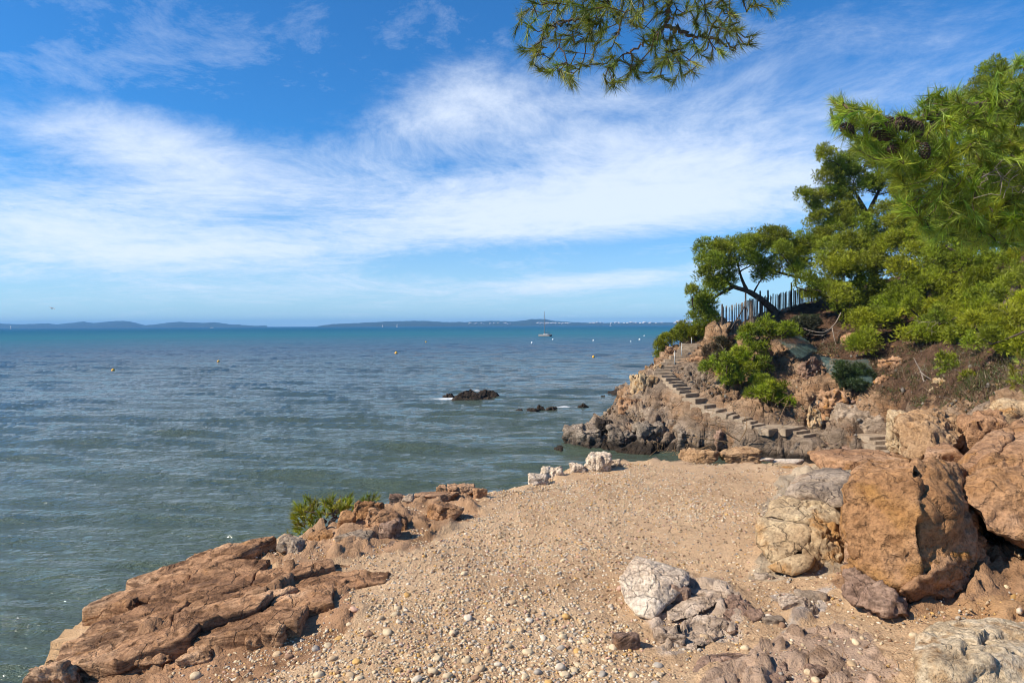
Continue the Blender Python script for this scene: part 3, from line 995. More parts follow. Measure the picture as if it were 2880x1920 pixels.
def build_sea():
    angs = np.arange(-52, 52.01, 0.25)
    rads = [2.2]
    while rads[-1] < 420:
        r = rads[-1]
        rads.append(r * (1.012 if r < 8 else 1.0085))
    while rads[-1] < 7200:
        rads.append(rads[-1] * 1.03)
    XY, F, nr, na = polar_grid(angs, rads)
    rr = np.hypot(XY[:, 0], XY[:, 1])
    z = np.zeros(len(XY))
    rg = np.random.default_rng(5)
    # wind waves running in from the open bay on the left
    P3 = np.column_stack([XY * 0.12, np.zeros(len(XY))])
    mod = 0.8 + 0.5 * fbm(P3, 3, 4)
    for k in range(52):
        L = 0.55 * (1.085 ** k)
        if L > 9:
            L = rg.uniform(0.8, 3.2)
        th = R(-97) + rg.normal(0, 0.20)
        kx, ky = math.cos(th), math.sin(th)
        ph = rg.uniform(0, 6.28)
        amp = 0.0085 * L ** 0.8 if L < 3.5 else 0.010 * L ** 0.4
        q = (XY[:, 0] * kx + XY[:, 1] * ky) * 2 * math.pi / L + ph
        fade = 1 - smooth(rr, L * 45, L * 110)
        s = np.sin(q)
        z += amp * fade * (s + 0.25 * np.cos(2 * q)) * mod
    z += 0.02 * fbm(np.column_stack([XY[:, 0] * 0.8, XY[:, 1] * 2.2, np.zeros(len(XY))]), 4, 8) * (1 - smooth(rr, 20, 80))
    foam = np.zeros(len(XY))
    for x, y, rx, ry, s in FOAM:
        q = ((XY[:, 0] - x) / rx) ** 2 + ((XY[:, 1] - y) / ry) ** 2
        foam = np.maximum(foam, s * np.exp(-q * 0.9))
    # the odd whitecap
    wc = vnoise(np.column_stack([XY[:, 0] * 0.35, XY[:, 1] * 1.1, np.zeros(len(XY)) + 3.3]), 77)
    foam = np.maximum(foam, 0.30 * smooth(wc, 0.80, 0.98) * smooth(-XY[:, 0], 5, 40) * (1 - smooth(rr, 90, 250)) + 0.0)
    V = np.column_stack([XY, z])
    N = np.cross(V[F[0, 1]] - V[F[0, 0]], V[F[0, 3]] - V[F[0, 0]])
    if N[2] < 0:
        F = F[:, ::-1]
    me = new_mesh('sea', V, F, M['sea'], True, {'Foam': foam})
    o = put('sea', me, None, 'structure')
    o['label'] = 'choppy green-blue sea reaching to the horizon'


build_sea()


# ------------------------------------------------------------------ far coast across the bay
def far_hill(name, prof, dist, base_py, seed, thick=900):
    """prof: skyline in photograph pixels"""
    xs = np.arange(prof[0][0], prof[-1][0] + 1, 3.0)
    ys = np.interp(xs, [p[0] for p in prof], [p[1] for p in prof])
    rg = np.random.default_rng(seed)
    hts = []
    for x, y in zip(xs, ys):
        hts.append(at(x, y, dist))
    top = np.array([h[:] for h in hts])
    n = len(xs)
    q = np.column_stack([xs * 0.11, np.zeros(n), np.zeros(n)])
    top[:, 2] += 3.0 * fbm(q, 4, seed) * (top[:, 2] > 3)
    top[:, 2] = np.maximum(top[:, 2], 1.0)
    rows = []
    for t, k in [(-1, -0.02), (-0.7, 0.25), (-0.4, 0.62), (0, 1.0), (0.5, 0.6), (1, -0.02)]:
        r = top.copy()
        sc = (dist + t * thick) / dist
        r[:, 0] *= sc
        r[:, 1] = dist + t * thick
        wob = 1 + 0.25 * fbm(np.column_stack([xs * 0.05, np.full(n, t * 3), np.zeros(n)]), 3, seed + 3) if -1 < t < 1 and t != 0 else 1
        r[:, 2] = top[:, 2] * k * wob if k > 0 else -0.5
        rows.append(r)
    V = np.concatenate(rows)
    m = len(rows)
    i = np.arange(m - 1)[:, None] * n
    j = np.arange(n - 1)[None]
    a = i + j
    F = np.stack([a, a + 1, a + n + 1, a + n], -1).reshape(-1, 4)
    o = put(name, new_mesh(name, V, F, M['coast'], True), None, 'structure')
    return o


o = far_hill('hills', [(-200, 914), (-60, 913), (0, 910), (60, 912), (135, 909), (160, 912), (235, 904), (262, 908), (335, 902), (365, 904), (410, 914), (440, 912), (470, 907), (505, 905), (570, 908), (605, 906), (640, 911), (690, 914), (715, 916), (740, 915), (752, 916)], 5600, 918, 3)
o['label'] = 'low blue wooded island on the left horizon'
o = far_hill('hills', [(895, 916), (935, 911), (990, 909), (1060, 905), (1110, 903), (1190, 902), (1260, 906), (1310, 905), (1340, 903), (1400, 902), (1440, 904), (1470, 902), (1495, 897), (1530, 897), (1560, 902), (1600, 905), (1640, 907), (1700, 908), (1790, 907), (1900, 906), (2060, 905), (2200, 904), (2400, 903), (2700, 902), (3000, 901)], 4800, 915, 8)
o['label'] = 'long low wooded shore across the bay with a rounded hill'


def box_mesh(name, cx, cy, cz, sx, sy, sz, m, bev=0.0):
    bm = bmesh.new()
    bmesh.ops.create_cube(bm, size=1.0)
    bmesh.ops.scale(bm, vec=(sx, sy, sz), verts=bm.verts)
    if bev:
        bmesh.ops.bevel(bm, geom=bm.edges[:], offset=bev, segments=2, affect='EDGES')
    bmesh.ops.translate(bm, vec=(cx, cy, cz), verts=bm.verts)
    me = bpy.data.meshes.new(name)
    bm.to_mesh(me)
    bm.free()
    me.materials.append(m)
    return me


def far_town():
    rg = np.random.default_rng(9)
    V, F = [], []
    cube = np.array([(x, y, z) for z in (0, 1) for y in (-.5, .5) for x in (-.5, .5)], float)
    q = [(0, 1, 5, 4), (1, 3, 7, 5), (3, 2, 6, 7), (2, 0, 4, 6), (4, 5, 7, 6), (0, 2, 3, 1)]
    def add(px, py, w, h):
        p = at(px, py, 4000)
        b = cube * np.array([w, 40, h]) + np.array([p.x, 3880 + rg.uniform(-20, 20), max(0.0, p.z)])
        F.extend([[i + 8 * len(V) for i in f] for f in q])
        V.append(b)
    for k in range(60):
        add(rg.uniform(1505, 1600), rg.uniform(908.5, 911.5), rg.uniform(4, 12), rg.uniform(3, 6))
    for k in range(70):
        add(rg.uniform(1650, 2000), rg.uniform(907.5, 910), rg.uniform(5, 16), rg.uniform(3, 6))
    for k in range(40):
        add(rg.uniform(1880, 2080), rg.uniform(905.5, 908.5), rg.uniform(8, 24), rg.uniform(5, 11))
    for k in range(25):
        add(rg.uniform(1290, 1440), rg.uniform(908, 911.5), rg.uniform(4, 10), rg.uniform(3, 5))
    o = put('far_town', new_mesh('far_town', np.concatenate(V), F, M['town'], False), None, 'stuff')
    o['label'] = 'pale specks of houses along the far shore'
    o['category'] = 'town'


far_town()


def haze():
    m = bpy.data.materials.new('sea haze')
    m.use_nodes = True
    T = NT(m.node_tree)
    out = T.n('ShaderNodeOutputMaterial')
    v = T.n('ShaderNodeVolumePrincipled')
    v.inputs['Color'].default_value = (0.20, 0.50, 0.92, 1)
    v.inputs['Density'].default_value = 0.00015
    v.inputs['Anisotropy'].default_value = 0.0
    T.put(out, 'Volume', v.outputs[0])
    me = box_mesh('haze', 0, 3900, 34, 24000, 8200, 76, m)
    o = put('haze', me, None, 'stuff')
    o['label'] = 'thin blue sea haze over the bay'


haze()
#==ROCKS==
# ------------------------------------------------------------------ rocks
def poly_shape(dirs, normals, dists, p=14.0):
    s = np.clip(dirs @ normals.T, 0, None) / dists[None, :]
    return (s ** p).sum(1) ** (-1.0 / p)


def hull_planes(pts):
    bm = bmesh.new()
    for p in pts:
        bm.verts.new(tuple(p))
    bmesh.ops.convex_hull(bm, input=bm.verts[:])
    c = Vector((0, 0, 0))
    ps = [Vector(tuple(p)) for p in pts]
    for p in ps:
        c += p
    c /= len(ps)
    bm.normal_update()
    N, D = [], []
    for f in bm.faces:
        n = f.normal.copy()
        dd = n.dot(f.calc_center_median() - c)
        if dd < 0:
            n, dd = -n, -dd
        if n.length > 0.5:
            N.append(n[:])
            D.append(max(dd, 0.004))
    bm.free()
    return np.array(N), np.array(D), np.array(c[:])


def roughen(V, F, seed, amp, scale, chunk=0.5, strata=None, pits=0.0):
    """break a smooth body up: facets, ledges along the bedding, fine noise"""
    N = tri_normals(V, F)
    P = V + seed * 1.37
    P = P + 0.25 * scale * np.stack([fbm(P / scale, 2, 71 + k) for k in range(3)], 1)
    f1, e1 = facet(P, scale, seed, 0.9)
    f2, e2 = facet(P, scale * 0.36, seed + 50, 0.9)
    d = chunk * amp * (1.0 * f1 - 0.35 * (1 - smooth(e1, 0, 0.12))) + chunk * amp * 0.42 * f2
    if scale < 0.45 and len(V) > 5000:
        d += chunk * amp * 0.17 * facet(P, scale * 0.13, seed + 80, 0.9)[0]
    d += amp * (0.55 * fbm(P / scale * 1.2, 6, seed + 3, 0.6))
    if strata is not None:
        dr = np.array(strata, float)
        dr /= np.linalg.norm(dr)
        q = (P @ dr) / (scale * 0.33) + 0.7 * fbm(P / scale, 3, seed + 8)
        L = np.floor(q)
        fr = q - L
        step = hsh(L.astype(np.int64), L.astype(np.int64) * 0 + 3, L.astype(np.int64) * 0 + 1, seed)
        d += amp * 0.55 * (step - 0.5) - amp * 0.35 * (1 - smooth(np.minimum(fr, 1 - fr), 0, 0.12))
    if pits:
        pn = vnoise(P / (scale * 0.13), seed + 31)
        d -= pits * amp * smooth(pn, 0.3, 0.75)
    return V + N * d[:, None]


def make_rock_mesh(name, pts=None, box=None, seed=0, K=6, p=36, sub=5, amp=0.03, scale=0.25, chunk=0.5, strata=None, pits=0.0, m='rock_orange', fit=None, squash=0.0):
    """pts: corner points of the block (hull); or box=(centre, half sizes, yaw)"""
    D, F = ico(sub)
    rg = np.random.default_rng(seed + 900)
    if pts is not None:
        N, dd, c = hull_planes(pts)
        r = poly_shape(D, N, dd, p)
        V = D * r[:, None] + c
    else:
        c, h, yaw = box
        Nn = rg.normal(size=(K, 3))
        Nn /= np.linalg.norm(Nn, axis=1)[:, None]
        ax = np.array([(1, 0, 0), (-1, 0, 0), (0, 1, 0), (0, -1, 0), (0, 0, 1), (0, 0, -1)], float)
        ax = ax + rg.normal(size=(6, 3)) * 0.16
        ax /= np.linalg.norm(ax, axis=1)[:, None]
        Nn = np.concatenate([Nn, ax])
        dd = np.concatenate([rg.uniform(0.72, 1.05, K), rg.uniform(0.72, 0.9, 6)])
        r = poly_shape(D, Nn, dd, p)
        V = D * r[:, None]
        ca, sa = math.cos(yaw), math.sin(yaw)
        V = V * np.array(h)
        V = np.column_stack([V[:, 0] * ca - V[:, 1] * sa, V[:, 0] * sa + V[:, 1] * ca, V[:, 2]]) + np.array(c)
    V = roughen(V, F, seed, amp, scale, chunk, strata, pits)
    if fit is not None:      # exact extent in x and z
        (x0, x1), (z0, z1) = fit
        a, b = V[:, 0].min(), V[:, 0].max()
        V[:, 0] = x0 + (V[:, 0] - a) / (b - a) * (x1 - x0)
        a, b = V[:, 2].min(), V[:, 2].max()
        V[:, 2] = z0 + (V[:, 2] - a) / (b - a) * (z1 - z0)
    return new_mesh(name, V, F, M[m], True)


def rock_px(name, label, cat, px0, py0, px1, py1, d=None, thick=0.8, sink=0.35, group=None, yaw=None, sub=4, m='rock_orange', seed=None, amp=None, base=None, parent=None, **kw):
    """a loose block that fills the given photograph box, standing at distance d (or on the ledge)"""
    seed = seed if seed is not None else int(px0 * 7 + py0 * 3) % 991
    pc = (px0 + px1) / 2
    if d is None:
        d = ground_at(pc, py1).y + 0.02
    w = (px1 - px0) / FPX * d
    h = (py1 - py0) / FPX * d
    t = w * thick
    dc = d + t * 0.45
    c = at(pc, (py0 + py1) / 2, dc)
    L, Rr = at(px0, py1, dc), at(px1, py1, dc)
    ztop = at(pc, py0, dc).z
    zbot = at(pc, py1, d).z - sink * h
    amp = amp if amp is not None else 0.10 * min(w, h, t) * 1.2
    yaw = yaw if yaw is not None else random.uniform(-0.3, 0.3)
    kw.setdefault('scale', max(0.03, 0.42 * min(w, t)))
    me = make_rock_mesh(name, None, ((c.x, dc, (ztop + zbot) / 2), (w / 2, t / 2, (ztop - zbot) / 2), yaw), seed, amp=amp, sub=sub, m=m, fit=((L.x, Rr.x), (zbot, ztop)), **kw)
    o = put(name, me)
    if parent is not None:
        adopt(o, parent)
    else:
        tag(o, label, cat, group)
    return o


def rock_hull(name, label, cat, pts, parent=None, group=None, k=None, **kw):
    """pts: (px, py, distance) corners"""
    if k is None:      # bring the foot down onto the sand
        low = max(pts, key=lambda q: q[1])
        k = 1.0
        if low[1] > 1500 and low[2] < 6:
            k = (ground_at(low[0], min(low[1], 1990)).y + 0.05) / min(q[2] for q in pts if q[1] > low[1] - 40)
    pts = [(a, b, c * k) for a, b, c in pts]
    me = make_rock_mesh(name, [at(*q) for q in pts], **kw)
    o = put(name, me)
    if parent is not None:
        adopt(o, parent)
    elif label:
        tag(o, label, cat, group)
    return o


# --- big boulders of the bank on the right -------------------------------------------------
big = thing('boulder', 'huge split orange-brown boulder with an undercut base, largest on the right', 'boulder', None, at(2560, 1690, 3.8)[:])
rock_hull('boulder_block', None, None, [(2366, 1375, 4.0), (2400, 1330, 4.25), (2578, 1300, 4.0), (2590, 1450, 3.66), (2596, 1640, 3.6), (2520, 1672, 3.66), (2440, 1620, 3.72), (2372, 1600, 3.95), (2362, 1480, 3.9), (2420, 1305, 5.1), (2600, 1310, 5.1), (2400, 1640, 4.9), (2600, 1640, 4.9)],
          big, k=1, seed=11, sub=6, p=70, amp=0.045, scale=0.30, chunk=0.75, pits=0.45, m='rock_rust')
rock_hull('boulder_block', None, None, [(2560, 1302, 4.06), (2610, 1286, 4.15), (2690, 1300, 4.3), (2722, 1425, 4.0), (2745, 1560, 3.85), (2690, 1625, 3.68), (2580, 1635, 3.62), (2575, 1450, 3.72), (2665, 1400, 3.78), (2600, 1310, 5.0), (2740, 1340, 5.1), (2790, 1600, 4.9), (2580, 1640, 4.9)],
          big, k=1, seed=12, sub=6, p=70, amp=0.042, scale=0.28, chunk=0.75, pits=0.35, m='rock_rust')
rock_hull('boulder_block', None, None, [(2690, 1450, 3.95), (2765, 1520, 4.0), (2790, 1605, 3.9), (2700, 1660, 3.7), (2570, 1704, 3.64), (2515, 1668, 3.6), (2600, 1625, 3.58), (2680, 1580, 3.66), (2800, 1540, 4.7), (2740, 1670, 4.6), (2560, 1700, 4.6)],
          big, k=1, seed=13, sub=6, p=60, amp=0.036, scale=0.22, chunk=0.8, pits=0.3, strata=(0.3, -0.2, 1), m='rock_orange')
rock_hull('boulder_block', None, None, [(2380, 1590, 3.9), (2440, 1610, 3.72), (2490, 1640, 3.64), (2535, 1690, 3.6), (2565, 1735, 3.5), (2500, 1745, 3.5), (2440, 1705, 3.56), (2392, 1690, 3.66), (2376, 1640, 3.78), (2400, 1600, 4.5), (2540, 1700, 4.4)],
          big, k=1, seed=14, sub=5, p=40, amp=0.045, scale=0.16, chunk=0.9, pits=0.5, m='rock_mauve')
rock_hull('boulder', 'orange boulder cut by the right edge, beside the huge split boulder', 'boulder',
          [(2706, 1400, 4.05), (2735, 1330, 4.25), (2782, 1288, 4.4), (2990, 1275, 4.4), (3090, 1450, 4.0), (2900, 1542, 3.75), (2760, 1485, 3.85), (2800, 1370, 3.92), (2940, 1380, 3.85), (2770, 1300, 5.4), (3050, 1300, 5.4), (2900, 1540, 5.1)],
          k=1, seed=21, sub=6, p=70, amp=0.05, scale=0.32, chunk=0.75, pits=0.4, m='rock_rust')
rock_hull('boulder', 'tan slab leaning between the orange boulders at upper right', 'boulder',
          [(2680, 1330, 5.1), (2720, 1270, 5.4), (2790, 1210, 5.7), (2850, 1190, 5.9), (2862, 1215, 5.6), (2780, 1290, 5.1), (2730, 1400, 4.75), (2700, 1380, 4.9), (2700, 1300, 6.2), (2860, 1220, 6.4), (2760, 1400, 5.9)],
          seed=22, sub=5, p=16, amp=0.03, scale=0.22, chunk=0.7, m='rock_orange')
rock_hull('boulder', 'long sloping tan rock along the right edge above the orange boulder', 'boulder',
          [(2790, 1260, 5.5), (2850, 1190, 6.0), (2900, 1170, 6.3), (3100, 1180, 6.5), (3100, 1330, 5.2), (2880, 1310, 4.95), (2810, 1300, 5.1), (2900, 1240, 5.2), (2850, 1230, 7.0), (3100, 1220, 7.0)],
          seed=23, sub=5, p=16, amp=0.05, scale=0.3, chunk=0.7, m='rock_orange')
rock_hull('boulder', 'rounded lumpy brown boulder on the skyline above the huge boulder', 'boulder',
          [(2520, 1230, 6.6), (2530, 1180, 6.8), (2570, 1152, 7.1), (2640, 1150, 7.2), (2700, 1170, 7.1), (2728, 1205, 6.8), (2700, 1260, 6.3), (2640, 1290, 6.1), (2560, 1295, 6.15), (2525, 1270, 6.4), (2620, 1210, 6.3), (2560, 1180, 8.2), (2720, 1200, 8.2), (2640, 1290, 8.0)],
          seed=24, sub=6, p=16, amp=0.07, scale=0.30, chunk=0.75, pits=0.6, m='clod')
rock_px('boulder', 'tan knobbly rock right of the rounded skyline boulder', 'boulder', 2690, 1150, 2830, 1262, 6.6, 0.8, 0.6, sub=5, m='rock_orange', seed=25, chunk=0.8)
rock_px('boulder', 'pale flat-topped rock on the skyline at the right edge', 'boulder', 2770, 1118, 2960, 1200, 7.3, 0.8, 0.8, sub=5, m='rock_cream', seed=26, p=20, chunk=0.8)
rock_px('boulder', 'small brown rock wedged below the rounded skyline boulder', 'boulder', 2600, 1250, 2700, 1310, 5.9, 0.9, 0.5, sub=4, m='rock_orange', seed=27)
rock_px('boulder', 'narrow pale rock sloping left of the rounded skyline boulder', 'boulder', 2496, 1152, 2575, 1232, 8.2, 0.9, 0.8, sub=5, m='rock_cream', seed=28, chunk=0.8)
rock_px('rock', 'flat tan rock shelf at the far right end of the sand', 'rock', 2300, 1272, 2520, 1318, 6.9, 1.1, 0.8, sub=5, m='rock_orange', seed=29, p=20, amp=0.04)
rock_hull('rock', 'grey layered slab tilted against the huge orange boulder', 'rock',
          [(2190, 1400, 5.3), (2225, 1345, 5.7), (2290, 1315, 6.1), (2370, 1312, 6.2), (2400, 1330, 5.6), (2375, 1440, 4.95), (2330, 1420, 5.0), (2260, 1385, 5.1), (2230, 1420, 5.3), (2300, 1360, 6.4), (2390, 1440, 5.6)],
          seed=31, sub=5, p=16, amp=0.030, scale=0.2, chunk=0.4, strata=(0.25, -0.5, 1), m='rock_grey')
crm = thing('rock', 'broken cream and ochre rock chunk under the grey slab', 'rock', None, at(2250, 1610, 4.6)[:])
rock_hull('rock_block', None, None, [(2128, 1470, 4.9), (2150, 1455, 5.0), (2230, 1470, 4.75), (2290, 1480, 4.7), (2272, 1530, 4.62), (2240, 1560, 4.55), (2180, 1590, 4.55), (2150, 1560, 4.62), (2125, 1530, 4.78), (2160, 1500, 5.4), (2290, 1520, 5.3), (2200, 1580, 5.2)],
          crm, k=0.945, seed=32, sub=5, p=60, amp=0.024, scale=0.16, chunk=0.7, m='rock_cream')
rock_hull('rock_block', None, None, [(2285, 1475, 4.72), (2350, 1470, 4.75), (2372, 1540, 4.6), (2362, 1590, 4.55), (2320, 1612, 4.5), (2260, 1612, 4.5), (2240, 1570, 4.52), (2275, 1535, 4.56), (2300, 1490, 5.3), (2370, 1560, 5.2), (2260, 1600, 5.1)],
          crm, k=0.945, seed=33, sub=5, p=40, amp=0.030, scale=0.12, chunk=0.8, pits=0.6, m='rock_cream')
rock_hull('rock_block', None, None, [(2150, 1590, 4.5), (2240, 1555, 4.5), (2300, 1560, 4.45), (2280, 1600, 4.42), (2230, 1618, 4.42), (2175, 1610, 4.45), (2200, 1600, 5.0), (2290, 1600, 5.0)],
          crm, k=0.945, seed=34, sub=4, p=50, amp=0.014, scale=0.12, chunk=0.7, m='rock_cream')
rock_hull('rock_block', None, None, [(2140, 1460, 4.95), (2170, 1410, 5.2), (2220, 1395, 5.3), (2320, 1410, 5.1), (2372, 1450, 4.95), (2368, 1480, 4.85), (2290, 1478, 4.78), (2220, 1465, 4.82), (2200, 1420, 5.8), (2360, 1440, 5.6)],
          crm, k=0.945, seed=35, sub=5, p=30, amp=0.030, scale=0.14, chunk=0.6, pits=0.4, m='rock_cream')
rock_px('rock', 'small mauve stone wedged between the cream chunk and the huge boulder', 'rock', 2330, 1470, 2380, 1525, 4.75, 0.8, 0.3, m='rock_mauve', seed=36)
rock_hull('boulder', 'large pale mottled boulder in the bottom right corner', 'boulder',
          [(2552, 1830, 3.05), (2570, 1790, 3.2), (2640, 1752, 3.4), (2740, 1735, 3.5), (2850, 1735, 3.5), (2960, 1760, 3.4), (3000, 1900, 3.0), (2900, 2050, 2.75), (2700, 2060, 2.72), (2590, 2000, 2.8), (2555, 1900, 2.95), (2650, 1850, 2.92), (2820, 1840, 2.95), (2700, 1780, 4.1), (2950, 1800, 4.0), (2650, 2000, 3.6)],
          k=0.88, seed=41, sub=6, p=24, amp=0.034, scale=0.22, chunk=0.7, m='pale_boulder')
rock_px('rock', 'pale stone block in front of the bottom right boulder', 'rock', 2660, 1862, 2830, 1960, 2.78, 0.6, 0.3, sub=5, m='pale_boulder', seed=42, amp=0.02)
rock_px('rock', 'red-brown lumps of rock under the right edge boulder', 'rock', 2790, 1520, 2850, 1590, 4.6, 0.9, 0.3, m='rock_orange', seed=43, chunk=0.9)
rock_px('rock', 'round red-brown stone low beside the huge boulder at the right edge', 'rock', 2800, 1570, 2885, 1640, 4.4, 0.9, 0.4, m='rock_rust', seed=44, p=8)
rock_px('rock', 'dark red rock at the right frame edge under the orange boulder', 'rock', 2850, 1530, 2960, 1620, 4.5, 0.9, 0.5, m='rock_orange', seed=45, chunk=0.9)

# --- quartz and brown rocks breaking through the sand -------------------------------------
rock_hull('quartz_rock', 'white quartz slab standing tilted in the middle of the sand', 'rock',
          [(1742, 1620, 4.15), (1765, 1590, 4.25), (1790, 1560, 4.4), (1822, 1572, 4.3), (1880, 1598, 4.25), (1938, 1605, 4.3), (1942, 1640, 4.1), (1890, 1690, 3.95), (1835, 1742, 3.8), (1790, 1728, 3.85), (1755, 1690, 3.95), (1745, 1660, 4.05), (1850, 1640, 4.0), (1800, 1640, 4.7), (1930, 1650, 4.6), (1830, 1760, 4.2)],
          seed=51, sub=6, p=90, amp=0.013, scale=0.15, chunk=0.6, strata=(0.8, -0.4, 0.5), m='quartz')
rdg = thing('quartz_ridge', 'low grey-white veined rock ridge below the tilted quartz slab', 'rock', None, at(1970, 1840, 3.5)[:])
rock_hull('rock_block', None, None, [(1870, 1710, 4.0), (1930, 1670, 4.15), (2020, 1648, 4.2), (2068, 1668, 4.1), (2010, 1700, 3.9), (1950, 1740, 3.8), (1885, 1748, 3.8), (1900, 1740, 4.3), (2050, 1700, 4.4)], rdg, k=0.955, seed=52, sub=5, p=40, amp=0.026, scale=0.14, chunk=0.8, m='quartz_grey')
rock_hull('rock_block', None, None, [(1910, 1770, 3.75), (1940, 1735, 3.85), (2000, 1722, 3.85), (2040, 1740, 3.75), (2050, 1790, 3.62), (2000, 1812, 3.5), (1940, 1835, 3.45), (1905, 1810, 3.55), (1950, 1790, 4.1), (2040, 1790, 4.0)], rdg, k=0.955, seed=53, sub=5, p=12, amp=0.024, scale=0.11, chunk=0.8, m='quartz_grey')
rock_hull('rock_block', None, None, [(2020, 1700, 3.95), (2075, 1670, 4.05), (2112, 1690, 4.0), (2118, 1740, 3.8), (2090, 1780, 3.65), (2045, 1790, 3.6), (2030, 1740, 3.75), (2060, 1740, 4.2), (2110, 1740, 4.2)], rdg, k=0.955, seed=54, sub=5, p=16, amp=0.028, scale=0.12, chunk=0.9, m='rock_mauve')
rock_px('rock_block', None, None, 1835, 1760, 1925, 1850, 3.42, 0.8, 0.4, sub=4, m='quartz_grey', seed=55, parent=rdg, chunk=0.9)
rock_px('rock_block', None, None, 1960, 1795, 2010, 1830, 3.45, 0.8, 0.4, sub=4, m='rock_mauve', seed=56, parent=rdg)
rock_px('rock', 'dark-edged brown rock between the quartz slab and the ridge', 'rock', 1880, 1640, 1945, 1712, 3.85, 0.8, 0.4, m='rock_mauve', seed=57, chunk=0.9)
rock_px('rock', 'small rounded mauve rock alone on the sand left of the ridge', 'rock', 1722, 1778, 1800, 1832, None, 0.8, 0.35, m='rock_mauve', seed=58, p=10)
brn = thing('bedded_rock', 'dark mauve bedded rock at the bottom edge right of centre', 'rock', None, at(2060, 1900, 3.1)[:])
rock_hull('rock_block', None, None, [(1930, 1900, 3.15), (1980, 1850, 3.3), (2080, 1835, 3.35), (2145, 1845, 3.3), (2135, 1890, 3.15), (2080, 1945, 2.98), (1960, 1960, 2.95), (2000, 1900, 3.6), (2130, 1900, 3.6)], brn, k=0.975, seed=61, sub=5, p=16, amp=0.030, scale=0.16, chunk=0.6, strata=(0.2, -0.6, 1), m='rock_mauve')
rock_hull('rock_block', None, None, [(2120, 1890, 3.15), (2150, 1845, 3.3), (2200, 1850, 3.25), (2225, 1890, 3.15), (2200, 1950, 2.95), (2110, 1970, 2.92), (2160, 1900, 3.6), (2220, 1920, 3.5)], brn, k=0.975, seed=62, sub=5, p=14, amp=0.028, scale=0.12, chunk=0.9, m='rock_mauve')
rock_hull('rock', 'brown wedge of rock with a dark side above the bedded rock', 'rock',
          [(2170, 1850, 3.4), (2180, 1790, 3.6), (2220, 1765, 3.7), (2260, 1775, 3.65), (2300, 1840, 3.4), (2290, 1870, 3.3), (2220, 1860, 3.3), (2200, 1820, 4.0), (2290, 1840, 3.9)], seed=63, sub=5, p=40, amp=0.026, scale=0.14, chunk=0.7, m='rock_mauve')
rock_hull('quartz_rock', 'bright white quartz lump beside the brown wedge, bottom right', 'rock',
          [(2282, 1800, 3.55), (2310, 1765, 3.7), (2370, 1770, 3.65), (2400, 1800, 3.5), (2420, 1850, 3.35), (2440, 1885, 3.2), (2380, 1895, 3.15), (2320, 1860, 3.25), (2290, 1830, 3.4), (2340, 1810, 4.0), (2430, 1860, 3.8)], seed=64, sub=5, p=16, amp=0.026, scale=0.13, chunk=0.8, m='quartz')
rock_px('rock', 'pale rough stone below the cream chunk, left of the huge boulder foot', 'rock', 2188, 1675, 2300, 1735, None, 0.8, 0.4, sub=5, m='quartz_grey', seed=65, chunk=0.9)
rock_px('rock', 'greenish grey stone at the foot of the huge boulder', 'rock', 2232, 1662, 2330, 1708, None, 0.8, 0.4, m='rock_grey', seed=66, chunk=0.9)
rock_px('rock', 'low brown lump of rock right of the ridge', 'rock', 2138, 1728, 2205, 1772, None, 0.9, 0.4, m='rock_grey', seed=67)
rock_px('rock', 'tiny ochre-topped rock at the end of the ridge', 'rock', 2100, 1715, 2150, 1760, None, 0.9, 0.4, m='rock_mauve', seed=68)
rock_px('rock', 'flat stone half buried in smooth sand below the cream chunk', 'rock', 2120, 1610, 2185, 1640, None, 0.9, 0.5, m='rock_grey', seed=69)
rock_px('rock', 'brown rock chip bottom edge under the white quartz lump', 'rock', 2260, 1870, 2340, 1925, None, 0.9, 0.4, m='rock_mauve', seed=70)
rock_px('rock', 'ochre chip of rock low between white lump and pale boulder', 'rock', 2460, 1870, 2510, 1905, None, 0.9, 0.4, m='rock_orange', seed=71)
rock_px('rock', 'mauve-grey shard at the foot of the huge boulder, above the pale boulder', 'rock', 2430, 1700, 2510, 1745, None, 0.7, 0.4, m='rock_mauve', seed=72, chunk=0.9)

# --- rocks along the seaward rim ------------------------------------------------------------
RIM = [(1256, 1361, 1345, 1402, 'tan block with an upright face, rearmost on the seaward rim', 'rock_orange'), (1223, 1362, 1262, 1390, 'little brown cube of rock left of the rearmost rim block', 'rock_orange'),
       (1167, 1379, 1292, 1416, 'flat tan rock slab on the rim behind the square block', 'rock_orange'), (1197, 1410, 1307, 1467, 'square split tan block at the inner side of the rim', 'rock_orange'),
       (1288, 1400, 1334, 1425, 'small tan rock at the right end of the flat slab', 'rock_orange'), (1328, 1370, 1372, 1404, 'brown rock closing the right end of the rim rocks', 'rock_orange'),
       (1095, 1385, 1150, 1419, 'pointed pink-brown rock on the rim', 'rock_mauve'), (1130, 1388, 1172, 1425, 'pale rough rock between pointed rock and flat slab', 'rock_grey'),
       (994, 1404, 1092, 1478, 'tall reddish rock beside the little pine on the rim', 'rock_rust'), (950, 1436, 1004, 1494, 'red-brown rock with a dark cleft touching the little pine', 'rock_rust'),
       (1027, 1428, 1150, 1497, 'big tan rock with a dark overhanging lip on the rim', 'rock_orange'), (944, 1492, 1058, 1538, 'low grey-brown rock with a jagged shadow in front of the rim', 'rock_grey'),
       (1063, 1462, 1133, 1527, 'mauve rock sloping down to the gravel', 'rock_mauve'), (780, 1508, 868, 1562, 'dark rounded rock on the rim left of the little pine', 'rock_grey'),
       (862, 1494, 945, 1522, 'flat rust rock just below the little pine', 'rock_rust'), (1090, 1520, 1135, 1545, 'flat pinkish stone sunk in gravel', 'rock_mauve')]
